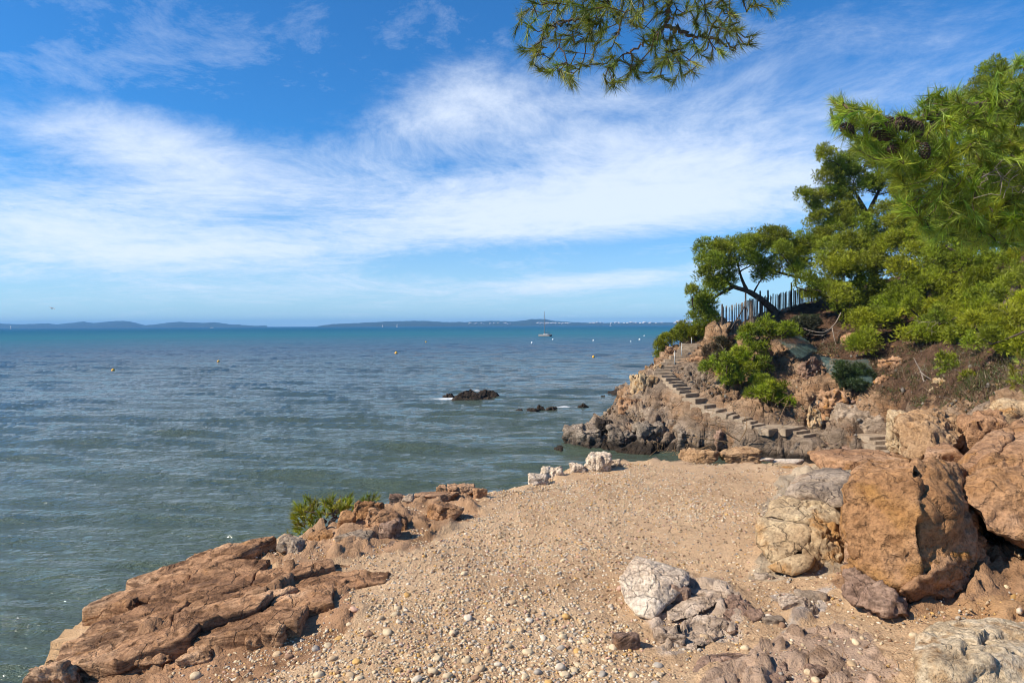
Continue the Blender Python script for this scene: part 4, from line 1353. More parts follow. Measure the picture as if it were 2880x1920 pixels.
for k, (a, b, c, e, lab, mm) in enumerate(RIM):
    rock_px('rock', lab, 'rock', a, b, c, e, None, 0.75, 0.35, sub=5 if (c - a) > 80 else 4, m=mm, seed=300 + k * 7, p=40, K=6, chunk=0.8, group='rocks along the seaward rim')
rock_px('quartz_rock', 'large white quartz rock on the far rim against the water', 'rock', 1632, 1271, 1722, 1332, None, 0.8, 0.3, sub=5, m='quartz', seed=401, p=16, K=10, chunk=0.9)
rock_px('quartz_rock', 'low white stone left of the large far quartz rock', 'rock', 1598, 1300, 1648, 1334, None, 0.8, 0.3, m='quartz', seed=402, p=16, K=10, chunk=0.9)
rock_px('quartz_rock', 'pale stone at the right foot of the large far quartz rock', 'rock', 1700, 1288, 1745, 1314, None, 0.8, 0.3, m='quartz', seed=403, p=16, K=10, chunk=0.9)
rock_px('quartz_rock', 'white quartz lump lower left of the far quartz rock', 'rock', 1484, 1330, 1545, 1366, None, 0.8, 0.3, m='quartz', seed=404, p=16, K=10, chunk=0.9)
rock_px('quartz_rock', 'knobbly white quartz piece topping the lower lump', 'rock', 1518, 1309, 1556, 1342, None, 0.8, 0.3, m='quartz', seed=405, p=16, K=10, chunk=0.9)
rock_px('quartz_rock', 'creamy quartz piece right of the knobbly one', 'rock', 1546, 1310, 1586, 1346, None, 0.8, 0.3, m='quartz', seed=406, p=16, K=10, chunk=0.9)
rock_px('clod', 'left clod of sandy earth on the far rim before the cove', 'clod', 1905, 1260, 2030, 1302, None, 0.6, 0.3, sub=5, m='clod', seed=411, p=14, chunk=1.2, pits=0.8)
rock_px('clod', 'right clod of sandy earth on the far rim before the cove', 'clod', 2020, 1257, 2140, 1302, None, 0.6, 0.3, sub=5, m='clod', seed=412, p=14, chunk=1.2, pits=0.8)
for k, (a, b, c, e, lab, mm) in enumerate([(2165, 1292, 2270, 1308, 'long flat pale grey stone on the far rim', 'quartz'), (2130, 1288, 2180, 1297, 'thin flat pale stone left of the long one', 'quartz'),
                                           (2160, 1302, 2200, 1314, 'round cream cobble in front of the flat stones', 'rock_cream'), (2195, 1308, 2250, 1322, 'flat tan stone below the long pale stone', 'rock_cream'),
                                           (2080, 1297, 2130, 1308, 'flat brownish stone by the right clod', 'clod')]):
    rock_px('flat_stone', lab, 'stone', a, b, c, e, None, 0.6, 0.3, m=mm, seed=420 + k, p=5, amp=0.006)

# --- jointed outcrop, lower left: every joint block is its own piece ----------------------
OUT_PX = [(72, 1915, 3.70), (100, 1990, 3.72), (330, 1945, 3.78), (560, 1868, 3.85), (700, 1822, 3.9), (880, 1775, 3.95), (960, 1690, 3.98), (1010, 1625, 3.98), (960, 1592, 3.99), (760, 1588, 3.95), (705, 1560, 3.9), (620, 1548, 3.87),
          (570, 1575, 3.85), (490, 1602, 3.80), (420, 1650, 3.77), (340, 1695, 3.74), (250, 1762, 3.72), (130, 1850, 3.70)]
OUT = np.array([atz(px, py, z).to_2d()[:] for px, py, z in OUT_PX])


def clip_poly(poly, n, c):
    out = []
    m = len(poly)
    for i in range(m):
        a, b = poly[i], poly[(i + 1) % m]
        da, db = a @ n - c, b @ n - c
        if da <= 0:
            out.append(a)
        if (da < 0 < db) or (db < 0 < da):
            t = da / (da - db)
            out.append(a + t * (b - a))
    return out


def slab_block(xy, c, up, tx, ty, U, W, seed):
    """one joint block: a crisp-edged convex slab with layered top and worn rim"""
    m = len(xy)
    L = np.linalg.norm(np.roll(xy, -1, 0) - xy, axis=1)
    per = L.sum()
    npt = 112
    cum = np.concatenate([[0], np.cumsum(L)])
    t = np.arange(npt) / npt * per
    ring = np.column_stack([np.interp(t, cum, np.append(xy[:, k], xy[0, k])) for k in (0, 1)])
    ring += 0.022 * np.column_stack([fbm(np.column_stack([ring * 5, np.full(npt, 3.1 + k)]), 3, 17 + k) for k in (0, 1)])
    fr = [1.0, 1.0, 0.997, 0.985, 0.965, 0.93] + list(np.linspace(0.88, 0.04, 20))
    V = []
    for k, f in enumerate(fr):
        q = c + (ring - c) * f
        g = ledge_rbf(q)
        P = np.column_stack([q, g])
        v = q @ W
        u = q @ U
        lay = v / 0.062 + 0.9 * fbm(P * 2.3, 3, 7) + 0.25 * u
        saw = lay - np.floor(lay)
        rnd = hsh(np.floor(lay).astype(np.int64), np.zeros(npt, np.int64) + seed, np.zeros(npt, np.int64), 5)
        top = g + up + (q - c) @ np.array([tx, ty]) + 0.020 * (rnd - 0.5) + 0.010 * (saw - 0.5) + 0.016 * fbm(P * 6, 4, 21 + seed % 5) + 0.010 * facet(P, 0.09, 63)[0]
        if k == 0:
            z = g - 0.30
        else:
            z = top - (0.045, 0.020, 0.008, 0.003, 0.0)[min(k - 1, 4)] * (1 + 0.5 * fbm(P * 9, 2, 5))
        V.append(np.column_stack([q, z]))
    nr = len(fr)
    V.append(np.array([[c[0], c[1], V[-1][:, 2].mean()]]))
    V = np.concatenate(V)
    i = np.arange(nr - 1)[:, None] * npt
    j = np.arange(npt)[None]
    a = (i + j).ravel()
    b = (i + (j + 1) % npt).ravel()
    F = np.concatenate([np.stack([a, b, b + npt], 1), np.stack([a, b + npt, a + npt], 1)])
    e = (nr - 1) * npt
    jj = np.arange(npt)
    F = np.concatenate([F, np.stack([e + jj, e + (jj + 1) % npt, np.full(npt, len(V) - 1)], 1)])
    if np.cross(V[F[-1, 1]] - V[F[-1, 0]], V[F[-1, 2]] - V[F[-1, 0]])[2] < 0:
        F = F[:, ::-1]
    return new_mesh('rock_block', V, F, M['rock_bedded'], True)


def build_outcrop():
    root = thing('bedrock_outcrop', 'jointed orange-brown bedrock sloping to the sea at lower left', 'rock outcrop', None, (float(OUT[:, 0].mean()), float(OUT[:, 1].mean()), 3.7))
    U = np.array([0.985, 0.17])
    W = np.array([-0.17, 0.985])
    rg = np.random.default_rng(23)
    q = np.stack([OUT @ U, OUT @ W], 1)
    lo, hi = q.min(0), q.max(0)
    sx, sy = 0.56, 0.24
    pts = []
    for j, v in enumerate(np.arange(lo[1] - sy, hi[1] + sy, sy)):
        off = rg.uniform(0, sx)
        for u in np.arange(lo[0] - sx, hi[0] + sx, sx):
            pts.append((u + off + rg.uniform(-.42, .42) * sx, v + rg.uniform(-.24, .24) * sy))
    pts = np.array(pts)
    inn = inside(pts, q)
    S = pts / np.array([2.1, 1.0])
    n = 0
    for i in np.where(inn)[0]:
        poly = [S[i] + np.array(c) for c in ((-.9, -.9), (.9, -.9), (.9, .9), (-.9, .9))]
        for j in range(len(S)):
            if j == i or np.abs(S[j] - S[i]).max() > 1.2:
                continue
            nn = S[j] - S[i]
            L = np.linalg.norm(nn)
            nn = nn / L
            poly = clip_poly(poly, nn, (S[i] @ nn) + L / 2 - 0.0015)
            if len(poly) < 3:
                break
        if len(poly) < 3:
            continue
        poly = np.array(poly) * np.array([2.1, 1.0])
        xy = poly[:, :1] * U + poly[:, 1:] * W
        c = xy.mean(0)
        dfr = seg_dist(c[None], [atz(px, py, 3.8).to_2d()[:] for px, py in ((100, 1960), (330, 1930), (560, 1860), (700, 1815), (860, 1765))], False)[0]
        right = smooth(np.array([c[0]]), -1.7, -0.9)[0]
        up = (0.082 - 0.035 * smooth(np.array([dfr]), 0.1, 0.8)[0]) * (1 - right) + 0.012 * right + rg.normal(0, 0.011)
        me = slab_block(xy, c, up, rg.normal(0, 0.035), rg.normal(-0.03, 0.06), U, W, n)
        o = adopt(put('rock_block', me), root)
        n += 1


build_outcrop()
for k, (a, b, c, e, lab) in enumerate([(370, 1825, 495, 1898, 'slanting brown slab leaning on the foot of the bedrock outcrop'), (505, 1825, 605, 1880, 'brown block right of the slanting slab at the outcrop foot'),
                                       (690, 1778, 755, 1838, 'rounded rust stone at the right foot of the outcrop'), (350, 1680, 395, 1740, 'upright pointed stone on the seaward edge of the outcrop'),
                                       (262, 1712, 305, 1750, 'small rounded stone on the seaward edge of the outcrop'), (735, 1750, 810, 1830, 'rust-coloured block ending the outcrop on the right'),
                                       (85, 1850, 235, 1990, 'blunt mauve-brown rock end of the outcrop at the bottom left'), (580, 1543, 655, 1580, 'flat tan rock crest at the upper end of the outcrop'),
                                       (830, 1588, 1005, 1614, 'long thin rust ledge of rock running into the gravel'), (450, 1630, 520, 1680, 'tilted brown block on the seaward edge under the crest')]):
    rock_px('rock', lab, 'rock', a, b, c, e, None, 0.7 if k != 8 else 0.25, 0.45, sub=5 if c - a > 90 else 4, m='rock_bedded', seed=700 + k * 3, p=18, K=8, chunk=0.8, strata=(-0.15, 0.35, 1))

# --- boulders on the headland -----------------------------------------------------------------
for k, (a, b, c, e, d, lab, mm) in enumerate([
        (1736, 1115, 1795, 1165, 32.8, 'brown boulder perched on the point left of the steps', 'rock_orange'), (1770, 1045, 1852, 1155, 33.6, 'tall tan rock face rising left of the concrete steps', 'rock_cream'),
        (1675, 1176, 1722, 1210, 31.6, 'dark blackish rock on the low grey point', 'rock_sea'), (1580, 1190, 1690, 1262, 31.4, 'low grey rock at the tip of the point', 'rock_shore'),
        (1700, 1190, 1790, 1264, 30.9, 'rounded grey shore rock behind the tip', 'rock_shore'), (1780, 1180, 1870, 1250, 30.8, 'broad pale grey shore rock under the tan face', 'rock_shore'),
        (1985, 925, 2100, 975, 36.2, 'orange crest rock just below the paling fence', 'rock_orange'), (1866, 972, 1900, 1008, 37.0, 'tan boulder beside the top of the steps', 'rock_orange'),
        (1940, 1000, 1990, 1030, 35.2, 'rounded tan rock right of the upper steps', 'rock_orange'), (1835, 1020, 1870, 1052, 35.0, 'little tan crag on the left edge of the steps', 'rock_cream'),
        (2000, 960, 2060, 1010, 35.4, 'tan rock under the crest left of the green shrub', 'rock_orange'), (1890, 1205, 1960, 1262, 30.0, 'grey slanting rock at the waterline below the lower steps', 'rock_shore'),
        (2000, 1195, 2060, 1250, 29.4, 'dark upright rock beneath the lower steps', 'rock_mauve'), (2060, 1215, 2140, 1282, 28.9, 'brown rock over the little cove water', 'rock_mauve'),
        (2150, 1212, 2200, 1270, 28.4, 'dark blocky rock under the concrete landing', 'rock_mauve'), (2210, 1235, 2290, 1290, 27.8, 'dark shore rock right of the cove water', 'rock_shore'),
        (2290, 1262, 2330, 1298, 27.2, 'white-streaked fallen slab at the cove edge', 'quartz_grey'), (2330, 1240, 2440, 1300, 27.0, 'low brown shore rock left of the short steps', 'rock_mauve'),
        (2340, 1130, 2500, 1225, 27.9, 'large slanting tan bedded rock in the hollow above the short steps', 'rock_grey'), (2268, 1140, 2310, 1200, 28.9, 'orange and white rock beside the landing', 'rock_cream'),
        (2300, 1090, 2380, 1165, 29.0, 'brown bulging rock face under the green net', 'rock_orange'), (2470, 1000, 2530, 1040, 29.6, 'brown block stuck in the soil slope', 'rock_orange'),
        (2460, 1055, 2510, 1085, 28.6, 'dark block lower on the soil slope', 'rock_orange'), (2050, 1110, 2120, 1150, 31.6, 'tan rock right of the middle steps', 'rock_orange'), (2370, 935, 2430, 990, 33.6, 'crumbling orange rock beneath the dead trunk', 'rock_orange'),
        (2620, 1060, 2680, 1110, 24.0, 'pale crumbling rock on the soil slope at right', 'rock_cream'), (2240, 1000, 2300, 1060, 32.6, 'shadowed rock in the hollow behind the green shrub', 'rock_mauve'),
        (2500, 1195, 2600, 1270, 20.5, 'dark rock in the gap left of the skyline boulder', 'rock_mauve')]):
    rock_px('boulder', lab, 'boulder', a, b, c, e, d, 0.9, 0.5, sub=5, m=mm, seed=800 + k * 5, p=40, K=5, chunk=1.0, amp=0.16 * (min(c - a, e - b) / FPX * d) * 0.9, group='boulders of the headland')

# --- rocks awash -----------------------------------------------------------------------------
r1 = thing('sea_rock', 'large dark rock awash with white foam in the bay', 'sea rock', None, atz(1320, 1127, 0)[:])
r2 = thing('sea_rock', 'low broken dark reef awash right of the large sea rock', 'sea rock', None, atz(1500, 1156, 0)[:])
def sea_block(root, outline, seed, thick=1.1):
    px, py = max(outline, key=lambda q: q[1])
    d = atz(px, py, 0).y
    pts = []
    for a, b in outline:
        up = (py - b) / 31.0
        pts += [(a, b, d + 0.1 + 0.5 * up), (a, b, d + thick * (1 - 0.35 * up))]
        if b > py - 8:
            pts.append((a, b + 10, d + 0.4))
    rock_hull('rock_block', None, None, pts, root, k=1, seed=seed, sub=5, p=30, amp=0.11, scale=0.5, chunk=1.0, strata=(0.6, 0.1, 0.8), m='rock_sea')


sea_block(r1, [(1270, 1128), (1280, 1114), (1298, 1108), (1312, 1094), (1326, 1095), (1342, 1112), (1350, 1128)], 901)
sea_block(r1, [(1308, 1129), (1325, 1113), (1340, 1106), (1352, 1112), (1364, 1129)], 902)
sea_block(r1, [(1334, 1119), (1348, 1101), (1368, 1095), (1384, 1098), (1402, 1110), (1416, 1119)], 903, 1.6)
sea_block(r1, [(1248, 1117), (1258, 1108), (1268, 1107), (1276, 1117)], 904, 0.7)
sea_block(r1, [(1356, 1124), (1372, 1117), (1400, 1121), (1402, 1125)], 905, 0.6)
sea_block(r2, [(1444, 1159), (1452, 1152), (1466, 1151), (1474, 1158)], 906, 0.7)
sea_block(r2, [(1474, 1161), (1488, 1149), (1502, 1148), (1520, 1159)], 907, 0.9)
sea_block(r2, [(1506, 1153), (1518, 1139), (1528, 1144), (1540, 1153)], 908, 0.7)
sea_block(r2, [(1526, 1154), (1546, 1146), (1562, 1147), (1568, 1154)], 909, 0.7)
sea_block(r2, [(1628, 1143), (1640, 1139), (1656, 1143)], 910, 0.6)
#==OBJECTS==
# ------------------------------------------------------------------ concrete steps
def step_mesh(name, p, yaw, w, dp, h, m, seed):
    bm = bmesh.new()
    bmesh.ops.create_cube(bm, size=1.0)
    bmesh.ops.scale(bm, vec=(w, dp, h), verts=bm.verts)
    bmesh.ops.bevel(bm, geom=bm.edges[:], offset=0.018, segments=2, affect='EDGES')
    bmesh.ops.subdivide_edges(bm, edges=[e for e in bm.edges if e.calc_length() > 0.2], cuts=4, use_grid_fill=True)
    V = np.array([v.co[:] for v in bm.verts])
    d = fbm(V * 5 + seed * 3.7, 3, seed) * 0.035
    for v, k in zip(bm.verts, d):
        v.co += v.normal * k if v.normal.length > 0 else Vector()
    rot = Matrix.Rotation(yaw, 4, 'Z') @ Matrix.Rotation(random.uniform(-0.02, 0.02), 4, 'Y')
    bmesh.ops.transform(bm, matrix=Matrix.Translation(p) @ rot, verts=bm.verts)
    me = bpy.data.meshes.new(name)
    bm.to_mesh(me)
    bm.free()
    me.materials.append(M[m])
    return me


def stairs():
    root = thing('staircase', 'long concrete steps climbing the rocky headland from the cove', 'stairs', None, STAIR[-1][:])
    n = len(STAIR)
    for i, ((px, py, yaw), p) in enumerate(zip(STAIR_PX, STAIR)):
        w = 1.0 if i < 8 else 0.88
        dp = 0.5
        if 17 <= i <= 20:
            w, dp = 0.95, 0.75
        if i in (25, 26):
            w, dp = 1.5, 0.95
        h = 0.30
        w *= random.uniform(0.86, 1.1)
        me = step_mesh('step', p + Vector((random.uniform(-0.05, 0.05), 0.12 + random.uniform(-0.04, 0.04), -h / 2 + 0.03 + random.uniform(-0.02, 0.015))), R(yaw + random.uniform(-5, 5)), w, dp, h, 'concrete', i)
        adopt(put('step', me), root)
    r2 = thing('staircase', 'short flight of broken concrete steps right of the cove', 'stairs', None, LOW[-1][:])
    for i, ((px, py, yaw), p) in enumerate(zip(LOW_PX, LOW)):
        me = step_mesh('step', p + Vector((0, 0.15, -0.14)), R(yaw), 0.9 if i else 1.2, 0.7 if i else 1.0, 0.34, 'concrete', 60 + i)
        adopt(put('step', me), r2)
    for k, (px, py0, py1, d, lab) in enumerate([(1917, 963, 1008, 36.2, 'thin steel rail post, taller one beside the upper steps'), (1898, 985, 1027, 35.4, 'thin steel rail post, nearer one beside the steps'), (1945, 948, 970, 37.3, 'thin steel rail post at the very top of the steps')]):
        T = Tubes()
        a, b = at(px, py1, d), at(px, py0, d)
        T.add([a - Vector((0, 0, 0.2)), a, b, b + Vector((0, 0, 0.005))], [0.028, 0.028, 0.028, 0.002], 8)
        tag(T.build('rail_post', M['steel']), lab, 'post', 'rail posts by the steps')


stairs()


# ------------------------------------------------------------------ paling fence on the crest
def fence():
    base = [(2031, 926, 36.6), (2060, 925, 36.7), (2096, 921, 36.9), (2118, 902, 37.6), (2145, 886, 38.2), (2190, 872, 38.9), (2235, 862, 39.6), (2280, 848, 40.2), (2325, 832, 40.8)]
    top = [(2031, 862), (2060, 858), (2096, 846), (2118, 838), (2145, 834), (2190, 824), (2235, 816), (2280, 806), (2325, 796)]
    root = thing('paling_fence', 'weathered chestnut paling fence along the crest under the pines', 'fence', None, at(2096, 921, 36.9)[:])
    bp = np.array([at(*b)[:] for b in base])
    tz = np.array([at(t[0], t[1], b[2]).z for t, b in zip(top, base)])
    L = np.concatenate([[0], np.cumsum(np.linalg.norm(np.diff(bp[:, :2], axis=0), axis=1))])
    s = 0.0
    rg = np.random.default_rng(3)
    meshes = []
    for k in range(5):
        bm = bmesh.new()
        bmesh.ops.create_cone(bm, cap_ends=True, segments=6, radius1=0.024, radius2=0.019, depth=1.0)
        bmesh.ops.translate(bm, vec=(0, 0, 0.5), verts=bm.verts)
        for v in bm.verts:
            v.co.x += rg.normal(0, 0.004) + (0.02 * rg.normal() if v.co.z > .5 else 0)
            if v.co.z > 0.9 and v.co.x > 0:
                v.co.z -= 0.03
        me = bpy.data.meshes.new('picket')
        bm.to_mesh(me)
        bm.free()
        me.materials.append(M['picket'])
        meshes.append(me)
    while s < L[-1]:
        x, y, z = (np.interp(s, L, bp[:, k]) for k in range(3))
        t = np.interp(s, L, tz) + rg.normal(0, 0.035)
        o = put('picket', meshes[rg.integers(5)], root)
        o.location = Vector((x, y, z - 0.25)) - root.location
        o.scale = (1, 1, t - z + 0.25)
        o.rotation_euler = (rg.normal(0, 0.015), rg.normal(0, 0.022), rg.uniform(0, 6))
        s += rg.uniform(0.085, 0.12)
    for f in (0.25, 0.8):
        T = Tubes()
        for off in (0.03, -0.03):
            T.add([(x, y + off, z + f * (t - z)) for (x, y, z), t in zip(bp, tz)], 0.004, 4)
        T.build('fence_wire', M['wire'], root)
    for px, py0, py1, d in [(2031, 855, 930, 36.55), (2097, 822, 926, 36.8), (2138, 818, 890, 38), (2160, 816, 884, 38.4), (2226, 795, 866, 39.4), (2300, 788, 846, 40.4)]:
        T = Tubes()
        a, b = at(px, py1, d), at(px, py0, d)
        T.add([a - Vector((0, 0, 0.3)), a, b, b + Vector((0, 0, 0.01))], [0.05, 0.05, 0.045, 0.004], 8)
        T.build('post', M['post'], root)
    T = Tubes()
    T.add([at(2055, 926, 36.4), at(2094, 862, 36.75)], 0.035, 6)
    T.build('brace', M['post'], root)
    T = Tubes()
    T.add([at(2108, 905, 36.9), at(2097, 850, 36.8)], 0.012, 5)
    T.build('brace', M['post'], root)


fence()


def net(name, label, pxs, d_fn, cell=0.075, rad=0.006, sag=0.3, seed=0):
    """diamond wire netting hung over the slope: pxs = four corners (px,py,d) tl,tr,br,bl"""
    c = [np.array(at(*q)[:]) for q in pxs]
    w = (np.linalg.norm(c[1] - c[0]) + np.linalg.norm(c[2] - c[3])) / 2
    h = (np.linalg.norm(c[3] - c[0]) + np.linalg.norm(c[2] - c[1])) / 2
    rg = np.random.default_rng(seed)
    T = Tubes()

    def P(u, v):
        u, v = np.asarray(u), np.asarray(v)
        p = (c[0][None] * ((1 - u) * (1 - v))[:, None] + c[1][None] * (u * (1 - v))[:, None] + c[2][None] * (u * v)[:, None] + c[3][None] * ((1 - u) * v)[:, None])
        q = np.column_stack([u * w, v * h, np.zeros(len(u))])
        p[:, 1] -= sag * (np.sin(np.pi * u) * np.sin(np.pi * v)) + 0.16 * fbm(q * 1.4, 3, seed)
        p[:, 2] += 0.12 * fbm(q * 1.1, 3, seed + 5) - 0.15 * np.sin(np.pi * u) * (1 - v)
        return p
    tot = w + h
    for s in np.arange(cell, tot, cell):
        for sg in (1, -1):
            # diagonal strands
            t = np.linspace(0, 1, int(tot / 0.12))
            x = s - t * tot if sg < 0 else s - h + t * tot - (0)
            yv = t * tot if sg < 0 else t * tot
            if sg < 0:
                x = s - yv
            else:
                x = (s - h) + yv
            ok = (x >= 0) & (x <= w) & (yv <= h)
            if ok.sum() > 2:
                T.add(P(x[ok] / w, yv[ok] / h), rad, 3)
    o = T.build('wire_net' if name is None else name, M['wire'], None)
    tag(o, label, 'net', 'wire nets on the slope')


net('wire_net', 'grey-green wire netting hanging beside the green shrub', [(2175, 948, 34.0), (2250, 940, 34.2), (2310, 985, 32.8), (2250, 1012, 32.0)], None, seed=1)
net('wire_net', 'sagging green wire netting over the hollow above the landing', [(2300, 1000, 32.0), (2448, 1010, 30.0), (2462, 1082, 28.8), (2330, 1052, 30.2)], None, seed=2)
net('wire_net', 'flattened wire netting on the soil below the paling fence', [(2095, 915, 36.4), (2175, 905, 36.6), (2180, 928, 35.6), (2100, 932, 35.7)], None, seed=3, sag=0.1)


# ------------------------------------------------------------------ plants
class Needles:
    def __init__(s):
        s.V, s.C = [], []

    def tuft(s, pos, dirs, n, ln, wd, spread, col, rg, back=0.0):
        """n needles round direction dirs at pos"""
        d = np.asarray(dirs, float)
        d = d / (np.linalg.norm(d) + 1e-9)
        v = rg.normal(size=(n, 3))
        v -= (v @ d)[:, None] * d
        v /= np.linalg.norm(v, axis=1)[:, None] + 1e-9
        a = np.abs(rg.normal(0, spread, n))
        a = np.minimum(a + 0.08, 1.5)
        nd = d * np.cos(a)[:, None] + v * np.sin(a)[:, None]
        L = ln * rg.uniform(0.72, 1.1, n)
        base = np.asarray(pos, float) - d * (rg.uniform(0, 1, n) * back)[:, None]
        sd = np.cross(nd, rg.normal(size=(n, 3)))
        sd /= np.linalg.norm(sd, axis=1)[:, None] + 1e-9
        tip = base + nd * L[:, None]
        tip[:, 2] -= 0.10 * L * rg.uniform(0, 1, n)
        s.V.append(np.stack([base - sd * wd / 2, base + sd * wd / 2, tip], 1).reshape(-1, 3))
        c = np.asarray(col)[None] * rg.uniform(0.75, 1.25, n)[:, None]
        s.C.append(np.repeat(c, 3, 0))

    def build(s, name, parent, m=None):
        V = np.concatenate(s.V)
        F = np.arange(len(V)).reshape(-1, 3)
        o = put(name, new_mesh(name, V, F, m or M['needle'], False, {'Col': np.concatenate(s.C)}), None, 'stuff')
        return adopt(o, parent)


def puffs_bulk(centers, radii, cols, per, blades, ln, wd, seed, flat=0.92, low=-0.7):
    """many small foliage puffs at once -> triangles. every puff is a shell of needle tufts"""
    rg = np.random.default_rng(seed)
    n = len(centers)
    C = np.repeat(np.asarray(centers), per, 0)
    Rr = np.repeat(np.asarray(radii), per)
    K = np.repeat(np.asarray(cols), per, 0)
    D = rg.normal(size=(len(C), 3))
    D /= np.linalg.norm(D, axis=1)[:, None]
    flip = D[:, 2] < low
    D[flip, 2] *= -1
    P = C + D * (Rr * rg.uniform(0.45, 1.05, len(C)))[:, None] * np.array([1, 1, flat])
    K = K * rg.uniform(0.8, 1.2, len(C))[:, None]
    d0 = D + np.array([0, 0, 0.30]) + rg.normal(size=D.shape) * 0.25
    d0 /= np.linalg.norm(d0, axis=1)[:, None]
    V, CC = [], []
    for b in range(blades):
        nd = d0 + rg.normal(size=D.shape) * 0.42
        nd /= np.linalg.norm(nd, axis=1)[:, None]
        sd = np.cross(nd, rg.normal(size=D.shape))
        sd /= np.linalg.norm(sd, axis=1)[:, None] + 1e-9
        L = ln * rg.uniform(0.7, 1.2, len(P))
        V.append(np.stack([P - sd * wd / 2, P + sd * wd / 2, P + nd * L[:, None]], 1))
        CC.append(np.stack([K * 0.9, K * 0.9, K * 1.1], 1))
    return np.concatenate(V).reshape(-1, 3), np.concatenate(CC).reshape(-1, 3)


GREEN = np.array([0.225, 0.262, 0.014])
NG = np.array([0.19, 0.22, 0.022])


def grow(T, nodes, tips, rg, r_tip, r_gain, bend=0.25, step=0.10, sides=4, droop=0.0):
    """join every tip to the nearest wood already grown; returns tip directions. nodes: list of [pos, radius]"""
    tips = [np.asarray(t, float) for t in tips]
    root = nodes[0][0]
    order = sorted(range(len(tips)), key=lambda i: min(np.linalg.norm(tips[i] - q[0]) for q in nodes[:40]))
    dirs = [None] * len(tips)
    NP = np.array([q[0] for q in nodes])
    NR = [q[1] for q in nodes]
    for i in order:
        t = tips[i]
        dd = np.linalg.norm(NP - t, axis=1)
        # prefer wood that is nearer the root than the tip
        pen = 0.35 * np.maximum(0, np.linalg.norm(NP - root, axis=1) - np.linalg.norm(t - root) + 0.03)
        k = int(np.argmin(dd + 2 * pen))
        a = NP[k]
        L = np.linalg.norm(t - a)
        n = max(3, int(L / step) + 2)
        side = rg.normal(size=3) * bend * L * 0.35
        u = np.linspace(0, 1, n)
        path = a + (t - a) * u[:, None] + side * (np.sin(np.pi * u) * (1 - 0.3 * u))[:, None]
        path[:, 2] -= droop * L * np.sin(np.pi * u)
        r0 = min(NR[k], r_tip + r_gain * L)
        rad = r0 + (r_tip - r0) * u
        T.add(path, rad, sides)
        dirs[i] = path[-1] - path[-2]
        NP = np.concatenate([NP, path[1:]])
        NR += list(rad[1:])
    return dirs


def pad_puffs(p, rx, ry, rz, n, rg, r0):
    D = rg.normal(size=(n, 3))
    D /= np.linalg.norm(D, axis=1)[:, None]
    D[D[:, 2] < -0.6, 2] *= -0.6
    rad = rg.uniform(0.35, 1.0, n) ** 0.5
    P = np.asarray(p[:]) + D * rad[:, None] * np.array([rx, ry, rz])
    return P, r0 * rg.uniform(0.7, 1.25, n)


def pine(name, label, trunk, pads, seed, tr=0.22, dens=1.0, green=GREEN, per=46, blades=4, ln=0.15, wd=0.030, group='pines on the headland', r0=0.34, cat='pine tree', fill=1):
    """trunk: list of limb polylines [(px,py,d)...] with the first one the bole; pads: (px,py,d,rx,rz) foliage clouds in metres"""
    rg = np.random.default_rng(seed)
    b = at(*trunk[0][0])
    extra = []
    for px, py, d, rx, rz in pads:
        if rx > 0.4:
            for _ in range(fill):
                extra.append((px + rg.normal(0, 42) * 33 / d * rx, py + rg.normal(4, 32) * 33 / d * rx, d + rg.normal(0, 0.9), rx * rg.uniform(0.45, 0.7), rz * rg.uniform(0.5, 0.9)))
    pads = [(a, b_, c, e, max(f * 1.4, 0.88 * e if e > 0.55 else f)) for a, b_, c, e, f in pads + extra]
    root = thing(name, label, cat, group, b[:])
    T = Tubes()
    nodes = []
    for k, tl in enumerate(trunk):
        c = curve_pts([at(*q) for q in tl], 8)
        ra = np.linspace(tr if k == 0 else tr * 0.5, tr * (0.35 if k == 0 else 0.14), len(c))
        if k == 0:
            c[0, 2] -= 0.4
        T.add(c, ra, 9, 0.05)
        nodes += [[q, r] for q, r in zip(c, ra)]
    T.build('trunk', M['bark_far'], root)
    LT = Tubes()
    C, Rr, Kc = [], [], []
    tips = []
    for px, py, d, rx, rz in pads:
        p = at(px, py, d)
        n = int(26 * dens * rx * rx / (0.8 * 0.8) + 6)
        P, r = pad_puffs(p, rx, rx * 0.95, rz, n, rg, r0)
        C.append(P)
        Rr.append(r)
        tint = green * rg.uniform(0.82, 1.2) * np.array([rg.uniform(0.88, 1.12), 1, rg.uniform(0.8, 1.3)])
        Kc.append(tint[None] * rg.uniform(0.55, 1.4, n)[:, None])
        tips += [tuple(q) for q in P[rg.permutation(n)[:max(4, n // 2)]]]
    for px, py, d, rx, rz in pads:      # a limb to the heart of every pad first
        p = at(px, py, d)
        tips.insert(0, (p.x, p.y, p.z - rz * 0.5))
    m0 = len(pads)
    grow(LT, nodes, tips[:m0], rg, 0.03, 0.03, 0.3, 0.3, 5, 0.06)
    # twigs start from limbs: rebuild the node list from what has grown
    for V in LT.V:
        q = V.reshape(-1, 5, 3).mean(1)
        nodes += [[x, 0.03] for x in q]
    grow(LT, nodes, tips[m0:], rg, 0.007, 0.012, 0.3, 0.25, 3, 0.03)
    LT.build('branches', M['bark_far'], root, 'stuff')
    V, K = puffs_bulk(np.concatenate(C), np.concatenate(Rr), np.concatenate(Kc), per, blades, ln, wd, seed)
    o = put('crown', new_mesh('crown', V, np.arange(len(V)).reshape(-1, 3), M['needle'], False, {'Col': K}), None, 'stuff')
    adopt(o, root)
    return root


